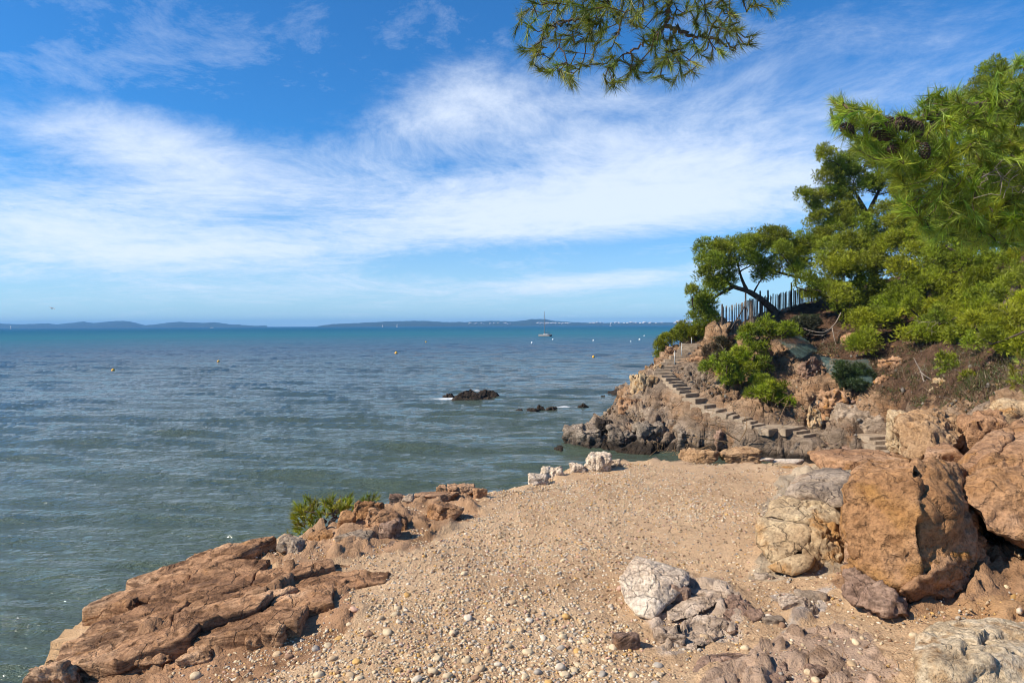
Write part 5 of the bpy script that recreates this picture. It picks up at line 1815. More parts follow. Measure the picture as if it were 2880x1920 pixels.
pine('pine_tree', 'windswept pine leaning left over the paling fence at the point',
     [[(2180, 876, 38.3), (2160, 858, 38.2), (2135, 838, 38), (2101, 818, 38), (2063, 806, 38), (2035, 785, 38)], [(2101, 818, 38), (2085, 780, 38.2), (2075, 740, 38.3)], [(2063, 806, 38), (2020, 830, 37.8), (1985, 860, 37.6)]],
     [(1998, 735, 38, 0.75, 0.5), (1995, 775, 37.8, 0.65, 0.45), (2035, 715, 38, 0.75, 0.5), (2080, 700, 38.2, 0.85, 0.55), (2120, 690, 38.4, 0.7, 0.5), (2175, 668, 38.6, 0.8, 0.5), (2050, 755, 38, 0.6, 0.4),
      (2110, 735, 38.2, 0.6, 0.35), (2010, 812, 37.8, 0.6, 0.4), (1985, 848, 37.6, 0.55, 0.35), (1966, 882, 37.4, 0.6, 0.3), (2000, 895, 37.2, 0.45, 0.2), (2040, 790, 37.8, 0.5, 0.3), (1960, 855, 37.7, 0.3, 0.3), (2160, 772, 38.5, 0.7, 0.3)], 101)
pine('pine_tree', 'spreading pine with a long low limb behind the paling fence',
     [[(2440, 905, 37.5), (2430, 850, 38), (2420, 800, 38.3), (2415, 740, 38.5), (2420, 690, 38.5)], [(2420, 800, 38.3), (2322, 793, 38.4), (2220, 774, 38.6), (2143, 752, 38.6)], [(2440, 860, 37.8), (2310, 830, 37.5), (2240, 808, 37.4)]],
     [(2225, 705, 38.6, 0.9, 0.5), (2263, 690, 38.6, 0.8, 0.5), (2200, 730, 38.5, 0.7, 0.4), (2300, 680, 38.6, 0.8, 0.5), (2250, 750, 38.4, 0.7, 0.35), (2180, 700, 38.8, 0.7, 0.45),
      (2330, 715, 37, 0.9, 0.6), (2390, 690, 36.8, 0.9, 0.6), (2450, 715, 36.6, 0.9, 0.6), (2340, 765, 36.6, 0.9, 0.55), (2410, 760, 36.4, 1.0, 0.6), (2480, 760, 36.2, 0.9, 0.6), (2345, 820, 36.4, 0.8, 0.5), (2385, 850, 36.0, 0.8, 0.45),
      (2440, 815, 36.0, 0.9, 0.5), (2490, 830, 35.8, 0.8, 0.5), (2300, 800, 37.2, 0.5, 0.3), (2280, 835, 37.6, 0.4, 0.25)], 102, 0.26, fill=1)
pine('pine_tree', 'tall open-crowned pine rising behind the middle of the grove',
     [[(2470, 860, 41), (2460, 780, 41), (2448, 690, 41), (2440, 610, 41), (2410, 550, 41)], [(2445, 640, 41), (2400, 560, 41), (2350, 520, 41)], [(2442, 600, 41), (2470, 540, 41), (2490, 490, 41)]],
     [(2330, 500, 41, 0.8, 0.55), (2300, 560, 41, 0.7, 0.45), (2370, 465, 41, 0.9, 0.55), (2430, 445, 41, 0.9, 0.55), (2490, 460, 41, 0.9, 0.6), (2345, 550, 41, 0.8, 0.4), (2310, 620, 40.8, 0.9, 0.5), (2380, 600, 40.6, 0.9, 0.45), (2340, 655, 40.4, 0.9, 0.5),
      (2420, 640, 40.2, 0.9, 0.5), (2500, 520, 40.6, 0.9, 0.6), (2540, 470, 41, 0.9, 0.6), (2500, 600, 40, 1.0, 0.6), (2550, 560, 40, 1.0, 0.6), (2400, 500, 41.2, 0.8, 0.45), (2285, 585, 41, 0.4, 0.3), (2440, 520, 41, 0.8, 0.5), (2370, 550, 41, 0.8, 0.5), (2460, 680, 40, 0.9, 0.5), (2540, 640, 40, 1.0, 0.6)], 103, 0.28, fill=1)
pine('pine_tree', 'dense bright pine in the middle of the slope with boughs reaching down',
     [[(2600, 900, 33.5), (2590, 840, 33.5), (2600, 780, 33.5), (2620, 720, 33.5), (2640, 660, 33.5)], [(2600, 850, 33.3), (2540, 900, 32.5), (2470, 915, 32)], [(2600, 880, 33), (2620, 930, 31), (2660, 945, 30)]],
     [(2540, 765, 33, 0.8, 0.5), (2590, 720, 33, 0.9, 0.55), (2650, 760, 32.6, 0.9, 0.55), (2550, 830, 32.4, 0.8, 0.45), (2610, 810, 32, 0.9, 0.5), (2670, 840, 31.6, 0.9, 0.5), (2710, 780, 32, 0.9, 0.55), (2600, 665, 33.5, 0.9, 0.6),
      (2530, 690, 34, 0.9, 0.5), (2560, 620, 34.5, 0.9, 0.6), (2640, 620, 34, 0.9, 0.6), (2700, 700, 33, 0.9, 0.5), (2420, 900, 33, 0.6, 0.3), (2480, 905, 32.6, 0.7, 0.3), (2435, 962, 31.6, 0.6, 0.22), (2400, 970, 31.8, 0.4, 0.2),
      (2600, 938, 29.6, 0.6, 0.25), (2660, 935, 29.4, 0.6, 0.25), (2560, 950, 30, 0.4, 0.2), (2500, 868, 33, 0.6, 0.3), (2590, 880, 31.6, 0.7, 0.35), (2650, 885, 31, 0.6, 0.3), (2700, 870, 30.5, 0.7, 0.4), (2740, 905, 29, 0.6, 0.3), (2690, 925, 29, 0.6, 0.25)], 104, 0.24, fill=1, green=GREEN * np.array([1.1, 1.08, 0.9]))
pine('pine_tree', 'thick bushy pine at the right with a low bough over the soil',
     [[(2800, 860, 28), (2790, 810, 28.2), (2775, 740, 28.5), (2770, 660, 28.5), (2780, 580, 28.5)], [(2795, 830, 28), (2830, 880, 25), (2850, 920, 23)], [(2785, 790, 28), (2700, 720, 27.5), (2660, 690, 27.5)]],
     [(2650, 690, 28, 0.75, 0.45), (2710, 655, 28, 0.85, 0.5), (2780, 640, 28, 0.85, 0.5), (2850, 655, 27.5, 0.85, 0.5), (2670, 745, 27.6, 0.7, 0.4), (2740, 735, 27.2, 0.8, 0.45), (2820, 750, 27, 0.8, 0.45), (2885, 730, 26.5, 0.8, 0.5),
      (2700, 580, 28.6, 0.85, 0.55), (2780, 560, 28.6, 0.9, 0.55), (2860, 570, 28, 0.9, 0.55), (2640, 620, 28.8, 0.7, 0.45), (2760, 800, 26.6, 0.6, 0.35), (2720, 500, 29, 0.8, 0.5), (2800, 480, 29, 0.9, 0.5), (2880, 490, 28.6, 0.9, 0.5), (2900, 620, 27, 0.8, 0.6),
      (2760, 880, 22.6, 0.42, 0.25), (2815, 895, 22, 0.5, 0.3), (2870, 910, 21.5, 0.5, 0.3), (2790, 940, 21.6, 0.45, 0.25), (2850, 965, 21, 0.5, 0.25), (2900, 870, 22, 0.5, 0.35)], 105, 0.26, dens=0.85, fill=1, r0=0.28, ln=0.14, wd=0.024, green=GREEN * np.array([1.12, 1.08, 0.9]))
pine('pine_tree', 'distant pine top showing above the near branch at upper right',
     [[(2830, 800, 40), (2825, 600, 40), (2810, 400, 40), (2795, 260, 40)], [(2812, 420, 40), (2860, 370, 40)]],
     [(2790, 205, 40, 0.75, 0.6), (2762, 250, 40, 0.7, 0.55), (2820, 248, 40, 0.8, 0.6), (2790, 300, 40, 1.0, 0.6), (2850, 315, 40, 1.0, 0.7), (2745, 335, 40, 0.9, 0.6), (2810, 370, 39.5, 1.1, 0.7), (2700, 400, 39, 1.0, 0.7), (2760, 430, 39, 1.1, 0.7), (2860, 420, 39, 1.1, 0.7), (2640, 470, 39, 1.0, 0.6), (2600, 520, 39, 1.0, 0.6)], 106, 0.3, green=GREEN * 0.9)

pine('pine_tree', 'low drooping pine half hidden above the soil bank at right',
     [[(2860, 800, 24), (2840, 840, 23.5), (2800, 880, 23), (2740, 900, 23)], [(2840, 850, 23.4), (2870, 930, 21), (2880, 990, 20)]],
     [(2720, 880, 24.5, 0.5, 0.3), (2770, 850, 24, 0.6, 0.4), (2830, 830, 24, 0.6, 0.4), (2880, 800, 24, 0.7, 0.5), (2700, 935, 24.5, 0.4, 0.22), (2750, 960, 22.6, 0.4, 0.22), (2870, 995, 20, 0.4, 0.25), (2800, 905, 23, 0.5, 0.3), (2880, 870, 22.5, 0.6, 0.4), (2640, 900, 27, 0.5, 0.25)], 107, 0.14, r0=0.24, ln=0.13, wd=0.024)
pine('shrub', 'bright green pine shrub spilling down between the steps and the netting', [[(2170, 1010, 33.6), (2150, 970, 33.5), (2130, 940, 33.4)], [(2150, 1000, 33.4), (2080, 1030, 32.8), (2010, 1030, 32.8)], [(2160, 1010, 33.4), (2150, 1060, 31.8), (2140, 1100, 31.3)]],
     [(2110, 945, 33.6, 0.6, 0.3), (2160, 930, 33.8, 0.7, 0.25), (2200, 935, 33.8, 0.5, 0.2), (2120, 985, 33.2, 0.55, 0.3), (2080, 1010, 32.8, 0.6, 0.28), (2010, 1030, 32.8, 0.6, 0.22), (2050, 1055, 32.2, 0.6, 0.25), (2100, 1040, 32.4, 0.55, 0.3), (2150, 1025, 32.4, 0.4, 0.3),
      (2140, 1075, 31.6, 0.5, 0.22), (2130, 1110, 31.2, 0.5, 0.2), (2185, 1090, 31.4, 0.45, 0.2), (2160, 1115, 31.0, 0.5, 0.15)], 111, 0.07, green=GREEN * np.array([0.95, 1.0, 0.9]), r0=0.24, per=40, ln=0.15, cat='shrub', group='shrubs on the headland')
pine('shrub', 'low pine shrub left of the top of the steps against the sea', [[(1935, 972, 38.2), (1915, 958, 38.2), (1890, 950, 38.2)], [(1930, 965, 38.2), (1960, 945, 38.2), (1985, 940, 38.2)]],
     [(1880, 958, 38.2, 0.5, 0.3), (1915, 942, 38.3, 0.6, 0.35), (1950, 945, 38.4, 0.6, 0.25), (1985, 942, 38.2, 0.45, 0.15), (1925, 925, 38.3, 0.35, 0.25), (1865, 990, 37.9, 0.3, 0.25), (1855, 1003, 37.7, 0.25, 0.15)], 112, 0.06, r0=0.24, per=40, cat='shrub', group='shrubs on the headland')
pine('shrub', 'dark round shrub under the sagging green netting', [[(2410, 1090, 29.4), (2405, 1070, 29.6), (2400, 1055, 29.8)], [(2410, 1090, 29.4), (2430, 1070, 29.4)]],
     [(2385, 1062, 29.8, 0.5, 0.35), (2425, 1065, 29.5, 0.5, 0.35), (2405, 1045, 30, 0.5, 0.3), (2405, 1085, 29.2, 0.5, 0.25)], 113, 0.05, r0=0.2, per=40, green=np.array([0.05, 0.075, 0.022]), cat='shrub', group='shrubs on the headland')
pine('shrub', 'dark low shrub on the bare soil below the fence', [[(2265, 930, 36), (2260, 915, 36.2), (2250, 905, 36.4)], [(2265, 930, 36), (2285, 915, 36)]],
     [(2250, 912, 36.2, 0.5, 0.3), (2280, 910, 36.2, 0.5, 0.3), (2265, 925, 35.8, 0.6, 0.25)], 114, 0.05, r0=0.22, per=40, green=np.array([0.06, 0.07, 0.03]), cat='shrub', group='shrubs on the headland')
pine('shrub', 'dull brown heath shrub on the rock beside the upper steps', [[(2020, 1010, 34.6), (2018, 1000, 34.7), (2010, 990, 34.8)], [(2020, 1010, 34.6), (2040, 995, 34.8)]],
     [(2005, 992, 34.8, 0.5, 0.3), (2040, 985, 35, 0.5, 0.25), (2025, 1005, 34.5, 0.5, 0.2)], 115, 0.04, r0=0.2, per=34, green=np.array([0.10, 0.075, 0.035]), cat='shrub', group='shrubs on the headland')
pine('shrub', 'thin green weeds on the soil at the right of the slope', [[(2680, 1060, 25.5), (2675, 1040, 26), (2670, 1020, 26.2)], [(2680, 1060, 25.5), (2700, 1040, 25.5)]],
     [(2660, 1010, 26.4, 0.3, 0.2), (2680, 1035, 25.6, 0.35, 0.15), (2735, 1065, 23, 0.3, 0.12), (2650, 1065, 25.6, 0.2, 0.1)], 116, 0.03, dens=0.6, r0=0.16, per=30, cat='shrub', group='shrubs on the headland')


# --- near pine boughs: real needles in tufts -------------------------------------------------
def cone_mesh():
    V, F, n = [], [], 0
    D, Fi = ico(1)
    for k in range(70):
        t = k / 70
        a = k * 2.399
        r = 0.020 * math.sin(math.pi * min(1, 0.12 + 0.86 * t)) ** 0.7
        c = np.array([r * math.cos(a), r * math.sin(a), -0.035 + 0.07 * t])
        s = D * np.array([0.0065, 0.0065, 0.0035])
        V.append(s + c)
        F.append(Fi + n)
        n += len(D)
    return new_mesh('pine_cone', np.concatenate(V), np.concatenate(F), M['cone'], True)


CONE = cone_mesh()


def near_pine(name, label, limbs, tips, seed, r_limb, cones=(), n=46, ln=0.082, wd=0.0026, spread=0.5, back=0.07, trunk=None, cat='pine branch', green=NG, droop=-0.02, wood='twig', group=None, updir=0.0):
    rg = np.random.default_rng(seed)
    base = limbs[0][0]
    root = thing(name, label, cat, group, tuple(base))
    T = Tubes()
    nodes = []
    for k, l in enumerate(limbs):
        c = curve_pts(l, 14)
        c[1:-1] += rg.normal(size=c[1:-1].shape) * 0.006
        r = np.linspace(r_limb if k == 0 else r_limb * 0.6, r_limb * 0.2, len(c))
        T.add(c, r, 8, 0.05)
        T.build('limb', M['bark'], root)
        T = Tubes()
        nodes += [[q, a] for q, a in zip(c, r)]
    if trunk is not None:
        TT = Tubes()
        c = curve_pts(trunk, 10)
        TT.add(c, np.linspace(0.19, 0.10, len(c)), 12, 0.06)
        TT.build('trunk', M['bark'], root)
    W = Tubes()
    dirs = grow(W, nodes, tips, rg, 0.0022, 0.009, 0.45, 0.05, 4, droop)
    W.build('twigs', M[wood], root, 'stuff')
    N = Needles()
    for t, d in zip(tips, dirs):
        d = np.asarray(d) / (np.linalg.norm(d) + 1e-9) + np.array([0, 0, updir])
        col = green * rg.uniform(0.5, 1.45) * np.array([rg.uniform(0.8, 1.25), 1, rg.uniform(0.7, 1.3)])
        N.tuft(np.asarray(t, float), d, n, ln, wd, spread, col, rg, back)
    N.build('needles', root)
    for p in cones:
        o = put('pine_cone', CONE, root)
        o.location = Vector(p) - root.location
        o.rotation_euler = (rg.uniform(1.5, 3.6), rg.uniform(-.6, .6), rg.uniform(0, 6))
        s = rg.uniform(0.9, 1.2)
        o.scale = (s, s, s)
    return root


def tips_in(polys, n, dlo, dhi, seed, mind=9):
    """random shoot tips inside a region of the view volume (photograph polygon, distance range)"""
    rg = np.random.default_rng(seed)
    out, pix = [], []
    P = np.array(polys, float)
    lo, hi = P.min(0), P.max(0)
    tries = 0
    while len(out) < n and tries < 60000:
        tries += 1
        q = rg.uniform(lo, hi)
        if not inside(q[None], P)[0]:
            continue
        if pix and np.min(np.linalg.norm(np.array(pix[-60:]) - q, axis=1)) < mind:
            continue
        pix.append(q)
        out.append(np.array(at(q[0], q[1], rg.uniform(dlo, dhi))[:]))
    return out


OVER = [(1425, -60), (1450, 15), (1440, 75), (1432, 150), (1490, 175), (1510, 225), (1560, 215), (1610, 245), (1680, 220), (1720, 262), (1780, 235), (1830, 215), (1880, 255), (1905, 215), (1985, 215), (2020, 150), (2085, 175), (2140, 105), (2090, 60), (2180, 55), (2235, -10), (2200, -120), (1500, -140)]
near_pine('pine_branch', 'pine branch hanging into the sky from the top edge', [
    [at(2250, -900, 2.27), at(2060, -420, 2.50), at(1900, -120, 2.65), at(1884, 0, 2.68), at(1870, 74, 2.72), at(1812, 121, 2.76), at(1740, 165, 2.80)],
    [at(1900, -120, 2.65), at(1780, -60, 2.65), at(1690, 20, 2.65), at(1600, 60, 2.65), at(1540, 80, 2.65)], [at(1870, 74, 2.72), at(1930, 95, 2.72), at(2010, 110, 2.72), at(2070, 140, 2.72)], [at(1900, -120, 2.65), at(2010, -60, 2.57), at(2130, -20, 2.57)], [at(1780, -60, 2.65), at(1620, -60, 2.65), at(1480, -10, 2.65)]],
    tips_in(OVER, 470, 2.4, 3.0, 201, 5), 201, 0.015, n=50, ln=0.062, wd=0.0021, back=0.045, spread=0.52, wood='twig', green=np.array([0.15, 0.185, 0.022]),
    trunk=[(4.2, 0.9, 4.3), (4.0, 1.1, 5.6), (2.6, 1.8, 7.3), at(2250, -900, 2.27)], cat='pine branch', droop=0.05)

RIGHT = [(2345, 262), (2380, 290), (2440, 300), (2500, 330), (2560, 320), (2590, 285), (2655, 245), (2720, 255), (2790, 220), (2850, 165), (2900, 150), (2960, 200), (2960, 700), (2850, 690), (2740, 700), (2690, 660), (2620, 670), (2560, 620), (2520, 590), (2540, 520), (2500, 470), (2420, 440), (2400, 410), (2350, 360), (2330, 330)]
near_pine('pine_branch', 'near pine bough with cones reaching in from the right edge', [
    [at(3300, 330, 3.91), at(3050, 290, 3.74), at(2800, 290, 3.57), at(2640, 320, 3.48), at(2560, 345, 3.40), at(2480, 350, 3.40), at(2420, 330, 3.40), at(2372, 290, 3.40)],
    [at(3050, 290, 3.74), at(2900, 420, 3.65), at(2780, 470, 3.57), at(2680, 520, 3.48), at(2600, 560, 3.40)], [at(3050, 290, 3.74), at(2950, 220, 3.65), at(2880, 190, 3.65)], [at(2900, 420, 3.65), at(2860, 540, 3.48), at(2780, 620, 3.40)], [at(2640, 320, 3.48), at(2580, 400, 3.40), at(2480, 440, 3.40)]],
    tips_in(RIGHT, 760, 2.95, 4.1, 202, 5), 202, 0.026, n=62, wd=0.0036, ln=0.086, back=0.10, spread=0.58,
    cones=[at(2455 + a, 355 + b, 3.1) for a, b in ((0, 10), (22, 16), (42, -4), (48, 22), (66, 2), (90, -8), (112, 0), (128, 12), (60, 60), (100, 55), (145, 70), (-70, 10))],
    trunk=[(5.6, 4.4, 4.5), (5.5, 4.2, 5.6), at(3300, 330, 3.91), (5.0, 4.0, 9.0)], green=np.array([0.20, 0.27, 0.020]), updir=0.25)

near_pine('young_pine', 'small bright pine with cones growing up behind the seaward rim', [
    [at(985, 1530, 6.5), at(975, 1480, 6.4), at(940, 1450, 6.4), at(890, 1440, 6.4), at(850, 1440, 6.4)], [at(940, 1450, 6.4), at(930, 1420, 6.4), at(960, 1395, 6.4)], [at(975, 1480, 6.4), at(890, 1490, 6.3), at(850, 1500, 6.3)]],
    tips_in([(828, 1420), (870, 1395), (900, 1410), (940, 1398), (990, 1395), (1000, 1430), (970, 1440), (900, 1450), (870, 1500), (832, 1500), (825, 1460)], 64, 6.2, 6.8, 203, 8), 203, 0.014, n=64, ln=0.09, wd=0.0055, spread=0.42, updir=0.9,
    cones=[at(907, 1465, 6.3), at(930, 1475, 6.3), at(938, 1460, 6.3), at(950, 1438, 6.35), at(926, 1485, 6.3)], cat='young pine', group='young pines on the rim', green=NG * np.array([1.3, 1.2, 0.7]))
near_pine('young_pine', 'tiny pine tuft at the rim just above the bedrock outcrop', [[at(735, 1580, 5.7), at(735, 1560, 5.7), at(730, 1545, 5.7)]],
          tips_in([(705, 1535), (735, 1525), (762, 1545), (745, 1556), (712, 1556)], 12, 5.6, 5.8, 204, 6), 204, 0.008, n=40, ln=0.07, wd=0.004, updir=1.0, cat='young pine', group='young pines on the rim', green=NG * np.array([1.3, 1.2, 0.7]))
near_pine('young_pine', 'pine sprig at the rim left of the small bright pine', [[at(815, 1560, 6.0), at(812, 1540, 6.0), at(808, 1520, 6.0)]],
          tips_in([(797, 1500), (822, 1492), (822, 1520), (797, 1535)], 9, 5.95, 6.1, 205, 6), 205, 0.008, n=40, ln=0.07, wd=0.004, updir=1.0, cat='young pine', group='young pines on the rim', green=NG * np.array([1.3, 1.2, 0.7]))
near_pine('young_pine', 'grassy pine sprig behind the tall reddish rim rock', [[at(1045, 1440, 6.9), at(1042, 1415, 6.9), at(1038, 1400, 6.9)]],
          tips_in([(1015, 1393), (1060, 1388), (1075, 1402), (1020, 1410)], 12, 6.8, 7.0, 206, 6), 206, 0.008, n=36, ln=0.08, wd=0.004, updir=1.0, cat='young pine', group='young pines on the rim', green=NG)
near_pine('young_pine', 'soft bright pine sapling at the right edge below the grove', [[at(2900, 1180, 9.5), at(2885, 1110, 9.5), at(2872, 1050, 9.5), at(2868, 1010, 9.5)], [at(2885, 1110, 9.5), at(2930, 1060, 9.5)]],
          tips_in([(2845, 1010), (2868, 985), (2960, 1000), (2960, 1130), (2870, 1115), (2835, 1085)], 80, 9.1, 9.9, 207, 5), 207, 0.02, n=40, ln=0.10, wd=0.006, updir=0.7, cat='sapling', green=NG * np.array([1.2, 1.1, 0.9]))


# --- dry twigs, dead wood ----------------------------------------------------------------------
def dry(name, label, roots, tips, seed, r0, m, cat, gain=0.006, bend=0.5, rt=0.004, group=None, droop=0.0):
    rg = np.random.default_rng(seed)
    T = Tubes()
    nodes = []
    for l in roots:
        c = curve_pts(l, 8)
        r = np.linspace(r0, r0 * 0.4, len(c))
        T.add(c, r, 6, 0.08)
        nodes += [[q, a] for q, a in zip(c, r)]
    grow(T, nodes, tips, rg, rt, gain, bend, 0.2, 3, droop)
    tag(T.build(name, M[m]), label, cat, group)


rgd = np.random.default_rng(44)
def fan(c, px, py0, py1, sp, n, d0, d1):
    return [np.array(at(px + rgd.normal(0, sp), rgd.uniform(py0, py1), rgd.uniform(d0, d1))[:]) for _ in range(n)]


dry('dry_bush', 'tangle of bare straw-coloured twigs below the lower steps', [[at(2080, 1240, 28.6), at(2040, 1215, 28.4), at(2010, 1180, 28.4)], [at(2080, 1240, 28.6), at(2100, 1200, 28.2), at(2090, 1150, 28.4)], [at(2060, 1245, 28.4), at(1990, 1235, 28.2), at(1930, 1225, 28.3)]],
    fan(0, 1990, 1130, 1250, 55, 46, 27.8, 29) + fan(0, 2090, 1120, 1230, 40, 30, 27.8, 28.8), 301, 0.022, 'reed', 'dry bush', rt=0.009)
dry('dry_bush', 'thin dry stems hanging over the cove water', [[at(2000, 1250, 28.8), at(1960, 1265, 28.6), at(1920, 1262, 28.5)], [at(2000, 1250, 28.8), at(1940, 1270, 28.2), at(1890, 1280, 28)]],
    fan(0, 1900, 1240, 1300, 45, 26, 27.4, 28.6), 302, 0.018, 'reed', 'dry bush', rt=0.008)
dry('dry_bush', 'bare upright brushwood behind the lower steps', [[at(2190, 1190, 29.4), at(2200, 1160, 29.4), at(2215, 1130, 29.5)], [at(2190, 1190, 29.4), at(2170, 1160, 29.4), at(2150, 1130, 29.6)]],
    fan(0, 2190, 1100, 1190, 34, 46, 29, 29.8), 303, 0.018, 'reed', 'dry bush', rt=0.008)
dry('dead_branch', 'grey dead branch sticking up from the soil in the hollow', [[at(2600, 1075, 26.4), at(2588, 1040, 26.6), at(2578, 1022, 26.7), at(2570, 1006, 26.8)], [at(2588, 1045, 26.6), at(2605, 1058, 26.2), at(2632, 1074, 26)]],
    fan(0, 2605, 1020, 1075, 16, 18, 26, 26.9), 304, 0.032, 'dead', 'dead branch', rt=0.006)
dry('dead_branch', 'fallen grey trunk with bare roots below the pines', [[at(2365, 880, 35.6), at(2352, 905, 35.2), at(2335, 925, 34.8), at(2315, 942, 34.4), at(2280, 940, 34.6)], [at(2340, 918, 35), at(2345, 945, 34.2), at(2350, 965, 34)], [at(2335, 925, 34.8), at(2310, 935, 34.4), at(2262, 925, 34.8)]],
    fan(0, 2335, 925, 970, 22, 22, 33.8, 34.8) + fan(0, 2270, 920, 945, 14, 10, 34.2, 34.9), 305, 0.034, 'dead', 'dead trunk', rt=0.007)
dry('dead_branch', 'bare grey twigs tangled under the middle pines', [[at(2720, 850, 29.8), at(2660, 890, 29.2), at(2620, 920, 28.8)], [at(2720, 860, 29.6), at(2690, 905, 28.8), at(2600, 905, 29)]],
    fan(0, 2650, 880, 945, 45, 46, 28.4, 29.8), 306, 0.022, 'dead', 'dead branch', rt=0.006)
dry('dead_branch', 'bare grey twigs inside the near bough at the right edge', [[at(3000, 420, 3.6), at(2900, 455, 3.3), at(2820, 470, 3.2), at(2760, 500, 3.1)]],
    [np.array(at(rgd.uniform(2700, 2900), rgd.uniform(450, 560), rgd.uniform(2.95, 3.4))[:]) for _ in range(34)], 307, 0.008, 'dead', 'dead branch', rt=0.0018)
dry('dead_branch', 'dead grey twigs on the right bough above the soil', [[at(2920, 840, 24), at(2860, 880, 22.5), at(2800, 920, 21.8)]],
    fan(0, 2840, 850, 940, 40, 26, 21.4, 22.8), 308, 0.02, 'dead', 'dead branch', rt=0.006)
#==SMALL==
# ------------------------------------------------------------------ boats, buoys, bird
def lathe(name, prof, m, seg=14):
    V = []
    for r, z in prof:
        for k in range(seg):
            a = 2 * math.pi * k / seg
            V.append((r * math.cos(a), r * math.sin(a), z))
    F = [(i * seg + k, i * seg + (k + 1) % seg, (i + 1) * seg + (k + 1) % seg, (i + 1) * seg + k) for i in range(len(prof) - 1) for k in range(seg)]
    return new_mesh(name, V, F, m, True)


def buoy(px, py, wpx, col, label):
    p = atz(px, py + wpx * 0.4, 0)
    r = wpx / 2 / FPX * p.y
    root = thing('buoy', label, 'buoy', 'mooring buoys in the bay', p[:])
    prof = [(0.01, -0.9 * r), (0.6 * r, -0.65 * r), (0.95 * r, -0.2 * r), (r, 0.15 * r), (0.88 * r, 0.62 * r), (0.5 * r, 0.98 * r), (0.22 * r, 1.1 * r), (0.20 * r, 1.3 * r), (0.01, 1.32 * r)]
    put('float', lathe('float', prof, M['buoy_' + col]), root)
    T = Tubes()
    a = np.linspace(0, 2 * np.pi, 13)
    T.add(np.column_stack([0.2 * r * np.cos(a), np.zeros(13), 1.4 * r + 0.2 * r * np.sin(a)]), 0.05 * r, 5)
    o = T.build('ring', M['steel'])
    o.parent = root


for px, py, w, col, lab in [(318, 1038, 10, 'yellow', 'yellow buoy farthest left on the water'), (614, 1014, 8, 'yellow', 'yellow buoy second from the left'), (1114, 990, 9, 'yellow', 'yellow ball buoy left of the sea rocks, far out'),
                            (1198, 960, 5, 'yellow', 'tiny yellow buoy left of the catamaran'), (1669, 1001, 8, 'yellow', 'yellow buoy right of the catamaran near the headland'), (1496, 962, 6, 'white', 'white buoy just left below the catamaran'),
                            (1555, 953, 5, 'white', 'white buoy just right below the catamaran'), (1669, 956, 5, 'white', 'white buoy out beyond the right yellow buoy'), (1774, 959, 4, 'white', 'small white buoy, left of the pair by the headland'),
                            (1799, 953, 6, 'white', 'white buoy, nearer of the pair by the headland'), (1812, 943, 4, 'white', 'white buoy, farther of the pair by the headland')]:
    buoy(px, py, w, col, lab)


def hull_mesh(name, L, B, H, m, m2, bow=1.0):
    xs = np.linspace(-L / 2, L / 2, 13)
    V, F, fm = [], [], []
    for i, x in enumerate(xs):
        t = i / 12
        w = B / 2 * (1 - max(0, (t - 0.45) / 0.55) ** 2.2 * 0.98) * (0.85 + 0.15 * min(1, t * 3))
        sh = H * (1 + 0.18 * t * t)
        for (a, z) in ((0.02, -0.35), (0.62, -0.12), (0.92, 0.08 * H), (1, 0.22 * H), (1, sh), (0.82, sh + 0.02), (0, sh + 0.05)):
            V.append((x, -w * a, z))
    n = 7
    for i in range(12):
        for j in range(n - 1):
            F.append((i * n + j, (i + 1) * n + j, (i + 1) * n + j + 1, i * n + j + 1))
            fm.append(1 if j < 2 else 0)
    V = np.array(V)
    V2 = V * np.array([1, -1, 1])
    F2 = np.array(F)[:, ::-1] + len(V)
    # transom
    tr = [(j, j + 1, len(V) + j + 1, len(V) + j) for j in range(n - 1)]
    return new_mesh(name, np.concatenate([V, V2]), np.concatenate([F, F2, np.array(tr)]), None, False, None, [m, m2], fm + fm + [0] * len(tr))


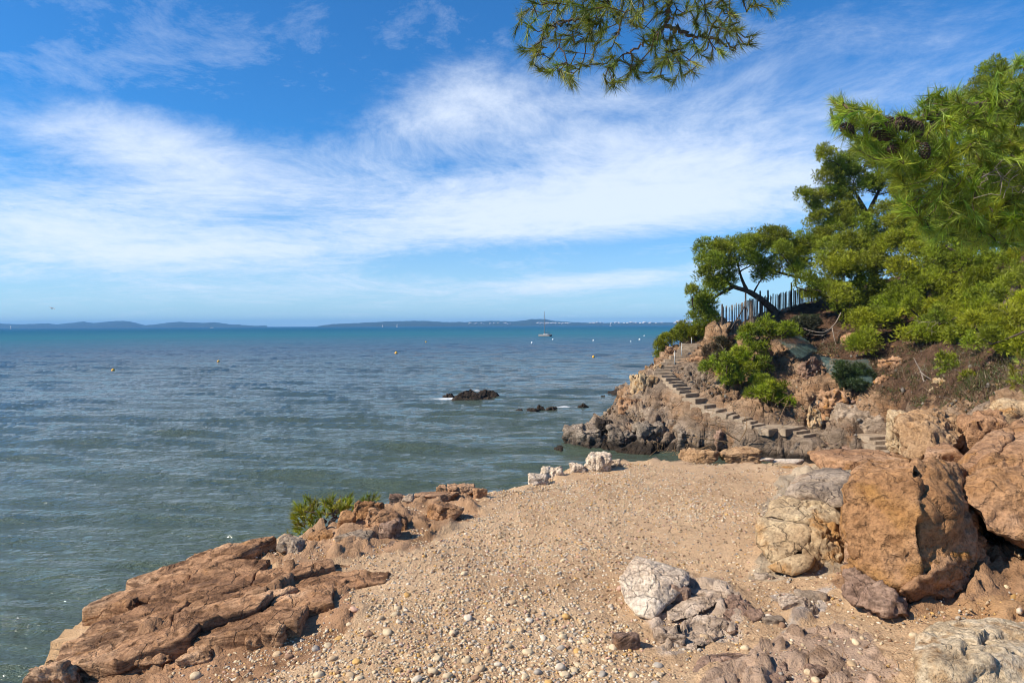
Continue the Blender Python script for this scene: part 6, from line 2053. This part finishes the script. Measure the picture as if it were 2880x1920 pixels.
def catamaran():
    p = atz(1533, 946, 0)
    k = p.y / 370
    root = thing('catamaran', 'grey catamaran with a tall bare mast at anchor in the bay', 'boat', None, p[:])
    root.rotation_euler = (0, 0, R(160))
    root.scale = (k, k, k)
    for s in (-1, 1):
        h = put('hull', hull_mesh('hull', 6.6, 0.75, 0.75, M['boat_grey'], M['boat_dark']), root)
        h.location = (0, s * 1.6, 0.05)
    d = put('deck', box_mesh('deck', -0.2, 0, 0.72, 5.2, 3.0, 0.18, M['boat_grey'], 0.04), root)
    c = put('cabin', box_mesh('cabin', -0.4, 0, 1.08, 2.6, 2.2, 0.62, M['boat_white'], 0.14), root)
    for x in (-1.2, -0.5, 0.2):
        put('window', box_mesh('window', x, -1.1, 1.15, 0.45, 0.03, 0.26, M['boat_dark']), c)
        put('window', box_mesh('window', x, 1.1, 1.15, 0.45, 0.03, 0.26, M['boat_dark']), c)
    put('cockpit_seat', box_mesh('cockpit_seat', -2.3, 0, 0.98, 0.9, 2.0, 0.4, M['boat_dark'], 0.05), root)
    T = Tubes()
    T.add([(0.4, 0, 0.8), (0.4, 0, 7), (0.4, 0, 13.6), (0.4, 0, 13.7)], [0.2, 0.18, 0.13, 0.01], 8)
    T.build('mast', M['mast']).parent = root
    T = Tubes()
    T.add([(0.4, 0, 2.1), (-2.6, 0, 2.15)], [0.16, 0.14], 8)
    T.build('boom', M['boat_dark']).parent = root
    T = Tubes()
    for a in ((3.2, 0, 0.9), (-1.6, 1.8, 0.8), (-1.6, -1.8, 0.8)):
        T.add([a, (0.4, 0, 12.6)], 0.012, 3)
    T.build('rigging', M['mast']).parent = root
    for s in (-1, 1):
        T = Tubes()
        T.add([(-3.4, s * 1.8, 1.45), (0, s * 1.85, 1.45), (3.2, s * 1.6, 1.5)], 0.03, 4)
        for x in (-3.4, -2.2, -1, 0.2, 1.4, 2.4, 3.2):
            T.add([(x, s * 1.8, 0.7), (x, s * 1.8, 1.46)], 0.03, 4)
        T.build('guard_rail', M['mast']).parent = root
    put('dinghy', box_mesh('dinghy', -3.5, 0, 0.95, 0.7, 1.9, 0.45, M['boat_grey'], 0.15), root)


catamaran()


def far_sail(px, py, h, label, sail=True, wpx=4, d=2600):
    p = at(px, py, d)
    p.z = 0
    root = thing('sailboat' if sail else 'motorboat', label, 'boat', 'far boats on the horizon', p[:])
    L = wpx / FPX * d
    put('hull', hull_mesh('hull', L, L * 0.3, L * 0.12, M['boat_white'], M['boat_dark']), root)
    if sail:
        H = h / FPX * d
        V = [(-0.05 * L, 0, 0.15 * L), (0.4 * L, 0.1, 0.15 * L), (0.02 * L, 0, H), (-0.45 * L, 0.15, 0.16 * L), (-0.05 * L, 0.1, H)]
        s = put('sail', new_mesh('sail', V, [(0, 1, 2), (0, 4, 3)], M['boat_white'], False), root)
        md = s.modifiers.new('thickness', 'SOLIDIFY')
        md.thickness = 0.3
        T = Tubes()
        T.add([(-0.03 * L, 0, 0), (-0.03 * L, 0, H)], 0.1, 5)
        T.build('mast', M['mast']).parent = root
    else:
        put('cabin', box_mesh('cabin', 0, 0, L * 0.16, L * 0.35, L * 0.2, L * 0.14, M['boat_white'], L * 0.02), root)


for px, py, h, lab, s, w in [(1076, 914, 7, 'tiny white sail below the left end of the far shore', True, 4), (1117, 913, 9, 'tiny tall white sail off the wooded far shore', True, 5), (1717, 911, 10, 'tiny white sail nearest the headland on the horizon', True, 5),
                             (30, 920, 10, 'tiny grey sail at the far left horizon', True, 4), (596, 918, 5, 'small white motorboat off the left island', False, 10), (2022, 914, 6, 'white motorboat glimpsed left of the paling fence', False, 16)]:
    far_sail(px, py, h, lab, s, w)


def gull():
    p = at(147, 867, 70)
    V, F = [], []
    body = ico(2)
    V = body[0] * np.array([0.17, 0.05, 0.05])
    F = body[1]
    n = len(V)
    W = []
    for s in (-1, 1):
        W += [(0.08, s * 0.03, 0.03), (0.02, s * 0.25, 0.09), (-0.12, s * 0.52, 0.02), (-0.10, s * 0.26, 0.07), (-0.06, s * 0.03, 0.02)]
    Wd = [(a, b, c - 0.015) for a, b, c in W]
    VV = np.concatenate([V, W, Wd])
    tri = []
    for o in (0, 5):
        for t in ((0, 1, 4), (1, 3, 4), (1, 2, 3)):
            tri.append([n + o + i for i in t])
            tri.append([n + 10 + o + i for i in t[::-1]])
    me = new_mesh('bird', VV, np.concatenate([F, np.array(tri)]), M['bird'], True)
    o = put('bird', me)
    o.location = p
    o.rotation_euler = (R(12), R(-4), R(70))
    tag(o, 'small gull gliding low over the left horizon', 'bird')


gull()

# ------------------------------------------------------------------ pebbles on the ledge
PCOL = {'cream': (0.54, 0.42, 0.27), 'white': (0.57, 0.48, 0.37), 'grey': (0.34, 0.295, 0.245), 'ochre': (0.52, 0.31, 0.11), 'brown': (0.25, 0.15, 0.09), 'pink': (0.48, 0.30, 0.22), 'tan': (0.46, 0.33, 0.20)}
PNAMES = list(PCOL)
PPROB = np.array([0.33, 0.19, 0.10, 0.07, 0.07, 0.05, 0.19])
OUT_POLY = [tuple(q) for q in OUT]


def pebble_density(XY):
    """how thick the gravel lies: heavy across the middle and the far half, thin on bare sand"""
    n = fbm(np.column_stack([XY * 1.1, np.zeros(len(XY))]), 3, 12)
    x, y = XY[:, 0], XY[:, 1]
    band = np.exp(-((x + 0.1 - 0.22 * (y - 4)) / 1.2) ** 2)
    far = smooth(y, 4.6, 6.2) * np.exp(-((x - 0.9) / 1.7) ** 2)
    d = 0.12 + 0.75 * band + 1.0 * far
    bare = np.exp(-(((x - 1.55) / 0.7) ** 2 + ((y - 4.9) / 0.6) ** 2)) + 0.8 * np.exp(-(((x - 0.1) / 1.2) ** 2 + ((y - 4.25) / 0.16) ** 2))
    d = d * (1 - 0.85 * np.clip(bare, 0, 1)) * (0.55 + 1.2 * smooth(n, -0.35, 0.4))
    d *= np.where(inside(XY, OUT_POLY), 0.03, 1.0)
    d *= np.where(inside(XY, EARTH_POLY), 0.35, 1.0)
    return d


def scatter(n, seed, ymax=8.6, sel=None):
    rg = np.random.default_rng(seed)
    out = []
    while sum(len(o) for o in out) < n:
        m = 60000
        y = rg.uniform(2.6, ymax, m)
        x = rg.uniform(-0.86, 0.80, m) * y
        x = np.clip(x, -2.9, 4.2)
        XY = np.column_stack([x, y])
        dens = pebble_density(XY) if sel is None else sel(XY)
        keep = (rg.uniform(0, 1.6, m) < dens) & inside(XY, LEDGE_POLY)
        out.append(XY[keep])
    return np.concatenate(out)[:n]


def sand_z(XY):
    z = ledge_z(XY)
    P = np.column_stack([XY, z])
    return z + 0.030 * fbm(P * 1.7, 4, 3) + 0.014 * fbm(P * 7, 4, 9)


def pebble_bulk(name, label, XY, size, rough, seed, sub, probs=PPROB, cols=None, flat=(0.42, 0.75), dark=1.0):
    rg = np.random.default_rng(seed)
    D, F = ico(sub)
    n = len(XY)
    z = sand_z(XY)
    ax = np.column_stack([size * rg.uniform(0.9, 1.3, n), size * rg.uniform(0.65, 0.95, n), size * rg.uniform(*flat, n)]) / 2
    yaw = rg.uniform(0, 2 * np.pi, n)
    ti = rg.normal(0, 0.16, (n, 2))
    jig = 1 + rough * rg.normal(size=(n, len(D)))
    V = D[None] * ax[:, None, :] * jig[:, :, None]
    ca, sa = np.cos(yaw)[:, None], np.sin(yaw)[:, None]
    X = V[..., 0] * ca - V[..., 1] * sa
    Y = V[..., 0] * sa + V[..., 1] * ca
    Z = V[..., 2] + X * ti[:, :1] + Y * ti[:, 1:]
    Vw = np.stack([X + XY[:, :1], Y + XY[:, 1:], Z + (z + ax[:, 2] * rg.uniform(-0.35, 0.5, n))[:, None]], -1)
    ci = rg.choice(len(PNAMES), n, p=probs / probs.sum())
    C = np.array([PCOL[PNAMES[i]] for i in range(len(PNAMES))])[ci] * rg.uniform(0.72, 1.15, n)[:, None] * dark
    Fw = (F[None] + (np.arange(n) * len(D))[:, None, None]).reshape(-1, 3)
    o = put(name, new_mesh(name, Vw.reshape(-1, 3), Fw, M['pebble'], True, {'Col': np.repeat(np.clip(C, 0, 1), len(D), 0)}), None, 'stuff')
    o['label'] = label
    o['category'] = 'gravel'


rgp = np.random.default_rng(91)
XY = scatter(14000, 31)
pebble_bulk('pebbles', 'countless rounded cream and grey pebbles spread over the sand', XY, 0.012 + 0.026 * rgp.beta(1.4, 3.6, len(XY)), 0.035, 1, 1 if False else 2 if False else 1)
XY = scatter(14000, 32)
pebble_bulk('grit', 'fine rounded gravel between the pebbles', XY, 0.007 + 0.011 * rgp.random(len(XY)), 0.10, 2, 1)
XY = scatter(9000, 33, sel=lambda q: 0.35 + 0.9 * smooth(fbm(np.column_stack([q * 1.6, np.zeros(len(q))]), 3, 55), -0.1, 0.4) * np.where(inside(q, OUT_POLY), 0.1, 1))
pebble_bulk('crumbs', 'dark angular crumbs of rock and earth on the sand', XY, 0.006 + 0.016 * rgp.random(len(XY)) ** 2.2, 0.16, 3, 1, np.array([0.05, 0.03, 0.25, 0.05, 0.45, 0.07, 0.3]), flat=(0.6, 1.0), dark=0.8)


def single_pebbles():
    """the largest pebbles in view, each its own stone"""
    rg = np.random.default_rng(77)
    D, F = ico(3)
    shapes = []
    for k in range(9):
        ax = np.array([1.0, rg.uniform(0.68, 0.9), rg.uniform(0.45, 0.7)]) / 2
        V = D * ax
        V *= (1 + 0.22 * fbm(D * 1.2 + 9 * k, 3, k))[:, None]
        V = V + 0.03 * facet(D * 1.0 + 5 * k, 0.9, k + 3)[0][:, None] * D
        shapes.append(V)
    cache = {}
    HUE = {'cream': 'smooth cream', 'white': 'smooth whitish', 'grey': 'smooth grey', 'ochre': 'ochre-yellow', 'brown': 'dull brown', 'pink': 'pinkish', 'tan': 'tan'}
    MARKS = [tuple(ground_at(px, py)[:2]) + (w,) for px, py, w in [
        (1840, 1700, 'beside the tilted quartz slab'), (1760, 1830, 'near the lone mauve rock'), (2000, 1830, 'by the grey-white ridge'), (650, 1860, 'at the foot of the bedrock outcrop'), (930, 1760, 'off the right end of the outcrop'),
        (800, 1910, 'at the bottom edge below the outcrop'), (1100, 1910, 'at the bottom edge left of centre'), (1400, 1910, 'at the bottom edge in the centre'), (1700, 1910, 'at the bottom edge under the lone mauve rock'), (1050, 1640, 'near the long rust ledge'),
        (1250, 1480, 'by the square split rim block'), (1100, 1550, 'below the rim rocks'), (1450, 1420, 'on the far gravel slope'), (1700, 1400, 'near the far quartz rocks'), (1350, 1650, 'in the middle of the gravel'), (1550, 1600, 'left of the tilted quartz slab'),
        (1250, 1780, 'in the gravel left of centre'), (1550, 1760, 'on the sand before the quartz slab'), (2150, 1650, 'below the cream rock chunk'), (2400, 1780, 'by the white quartz lump'), (1950, 1450, 'on the sand left of the cream chunk'), (2700, 1720, 'between the huge and the pale boulder')]]
    XY = scatter(1500, 34, 6.2)
    sz = 0.030 + 0.034 * rg.beta(1.2, 3.2, len(XY))
    seen = sz / XY[:, 1]
    pick = np.argsort(-seen)[:285]
    kept = []
    zs = sand_z(XY)
    for i in pick:
        if any(np.hypot(*(XY[i] - XY[j])) < (sz[i] + sz[j]) * 0.55 for j in kept):
            continue
        kept.append(i)
        cn = PNAMES[rg.choice(len(PNAMES), p=np.array([0.33, 0.17, 0.16, 0.10, 0.06, 0.05, 0.13]))]
        sh = int(rg.integers(9))
        if (sh, cn) not in cache:
            c = np.array(PCOL[cn]) * rg.uniform(0.9, 1.1)
            cache[(sh, cn)] = new_mesh('pebble', shapes[sh], F, M['pebble'], True, {'Col': np.repeat(c[None], len(D), 0)})
        o = put('pebble', cache[(sh, cn)])
        s = sz[i]
        o.scale = (s, s, s)
        o.location = (XY[i, 0], XY[i, 1], zs[i] + s * rg.uniform(0.0, 0.14))
        o.rotation_euler = (rg.normal(0, 0.2), rg.normal(0, 0.2), rg.uniform(0, 6.28))
        lm = min(MARKS, key=lambda q: np.hypot(XY[i, 0] - q[0], XY[i, 1] - q[1]))[2]
        big_ = 'big' if s > 0.05 else ('mid-sized' if s > 0.04 else 'small')
        tag(o, '%s %s pebble %s' % (big_, HUE[cn], lm), 'pebble', 'loose pebbles on the ledge')


single_pebbles()


# stony rubble on the headland and in the red earth under the boulders
def rubble(name, label, pts, size, seed, probs, dark=1.0):
    rg = np.random.default_rng(seed)
    D, F = ico(1)
    n = len(pts)
    ax = size[:, None] * rg.uniform(0.5, 1.1, (n, 3)) / 2
    jig = 1 + 0.22 * rg.normal(size=(n, len(D)))
    V = D[None] * ax[:, None, :] * jig[:, :, None] + pts[:, None, :]
    ci = rg.choice(len(PNAMES), n, p=probs / probs.sum())
    C = np.array([PCOL[q] for q in PNAMES])[ci] * rg.uniform(0.6, 1.1, n)[:, None] * dark
    Fw = (F[None] + (np.arange(n) * len(D))[:, None, None]).reshape(-1, 3)
    o = put(name, new_mesh(name, V.reshape(-1, 3), Fw, M['pebble'], False, {'Col': np.repeat(C, len(D), 0)}), None, 'stuff')
    o['label'] = label
    o['category'] = 'rubble'


def all_rubble():
    rg = np.random.default_rng(13)
    q = np.column_stack([rg.uniform(1.7, 5, 9000), rg.uniform(2.2, 6, 9000)])
    q = q[inside(q, EARTH_POLY)][:2600]
    z = ledge_z(q)
    P = np.column_stack([q, z + 0.015])
    P[:, 2] += 0.03 * fbm(np.column_stack([q, z]) * 1.7, 4, 3)
    rubble('rubble', 'broken stones and red earth crumbs under the boulders', P, 0.010 + 0.045 * rg.random(len(P)) ** 3, 5, np.array([0.12, 0.1, 0.2, 0.12, 0.3, 0.1, 0.25]))
    n = 16000
    a = np.radians(rg.uniform(5, 38, n))
    r = rg.uniform(20, 38, n)
    q = np.column_stack([r * np.sin(a), r * np.cos(a)])
    so = inside(q, SOIL_POLY)
    st = np.minimum(seg_dist(q, STAIR_XY, False), seg_dist(q, LOW_XY, False))
    q = q[(st > 0.7) & (rg.random(n) < np.where(so, 0.3, 0.6))]
    z = hill_rbf(q)
    keep = z > 0.3
    q, z = q[keep], z[keep]
    P = np.column_stack([q, z + 0.03])
    rubble('scree', 'loose stones on the headland slope', P, 0.05 + 0.17 * rg.random(len(P)) ** 4, 6, np.array([0.05, 0.02, 0.25, 0.08, 0.5, 0.1, 0.3]), 0.5)


all_rubble()


# dry grass and needle litter
def litter():
    rg = np.random.default_rng(21)
    V, K = [], []

    def tufts(P, n, ln, wd, cols, up=0.8):
        for b in range(n):
            nd = rg.normal(size=P.shape) * 0.7 + np.array([0, 0, up])
            nd /= np.linalg.norm(nd, axis=1)[:, None]
            sd = np.cross(nd, rg.normal(size=P.shape))
            sd /= np.linalg.norm(sd, axis=1)[:, None] + 1e-9
            q = P + rg.normal(size=P.shape) * np.array([0.08, 0.08, 0.0]) * (ln / 0.2)
            L = ln * rg.uniform(0.5, 1.3, len(P))
            V.append(np.stack([q - sd * wd / 2, q + sd * wd / 2, q + nd * L[:, None]], 1).reshape(-1, 3))
            K.append(np.repeat(cols * rg.uniform(0.7, 1.3, len(P))[:, None], 3, 0))

    def flush(name, label, cat):
        W = np.concatenate(V)
        o = put(name, new_mesh(name, W, np.arange(len(W)).reshape(-1, 3), M['needle'], False, {'Col': np.concatenate(K)}), None, 'stuff')
        o['label'] = label
        o['category'] = cat
        V.clear()
        K.clear()
    n = 9000
    a = np.radians(rg.uniform(12, 39, n))
    r = rg.uniform(15, 41, n)
    q = np.column_stack([r * np.sin(a), r * np.cos(a)])
    keep = inside(q, SOIL_POLY) | (rg.random(n) < 0.12)
    st = np.minimum(seg_dist(q, STAIR_XY, False), seg_dist(q, LOW_XY, False))
    dn = fbm(np.column_stack([q * 0.5, np.zeros(n)]), 3, 8)
    q = q[keep & (st > 0.6) & (dn > -0.05)]
    z = hill_rbf(q)
    q, z = q[z > 1.0], z[z > 1.0]
    P = np.column_stack([q, z])
    pal = np.array([(0.15, 0.10, 0.05), (0.09, 0.055, 0.03), (0.08, 0.09, 0.022), (0.06, 0.075, 0.02), (0.18, 0.12, 0.065)])
    tufts(P, 9, 0.26, 0.022, pal[rg.integers(0, 5, len(P))])
    flush('dry_grass', 'dry grass and scrub over the soil slope', 'dry grass')
    q = scatter(1500, 61, 8.0, sel=lambda w: 0.15 + 0.9 * smooth(w[:, 0], 0.8, 2.4))
    P = np.column_stack([q, sand_z(q) + 0.004])
    tufts(P, 3, 0.075, 0.0035, np.array([(0.22, 0.11, 0.05), (0.30, 0.18, 0.09)])[rg.integers(0, 2, len(P))], 0.0)
    flush('needle_litter', 'fallen brown pine needles on the sand near the boulders', 'needle litter')


litter()
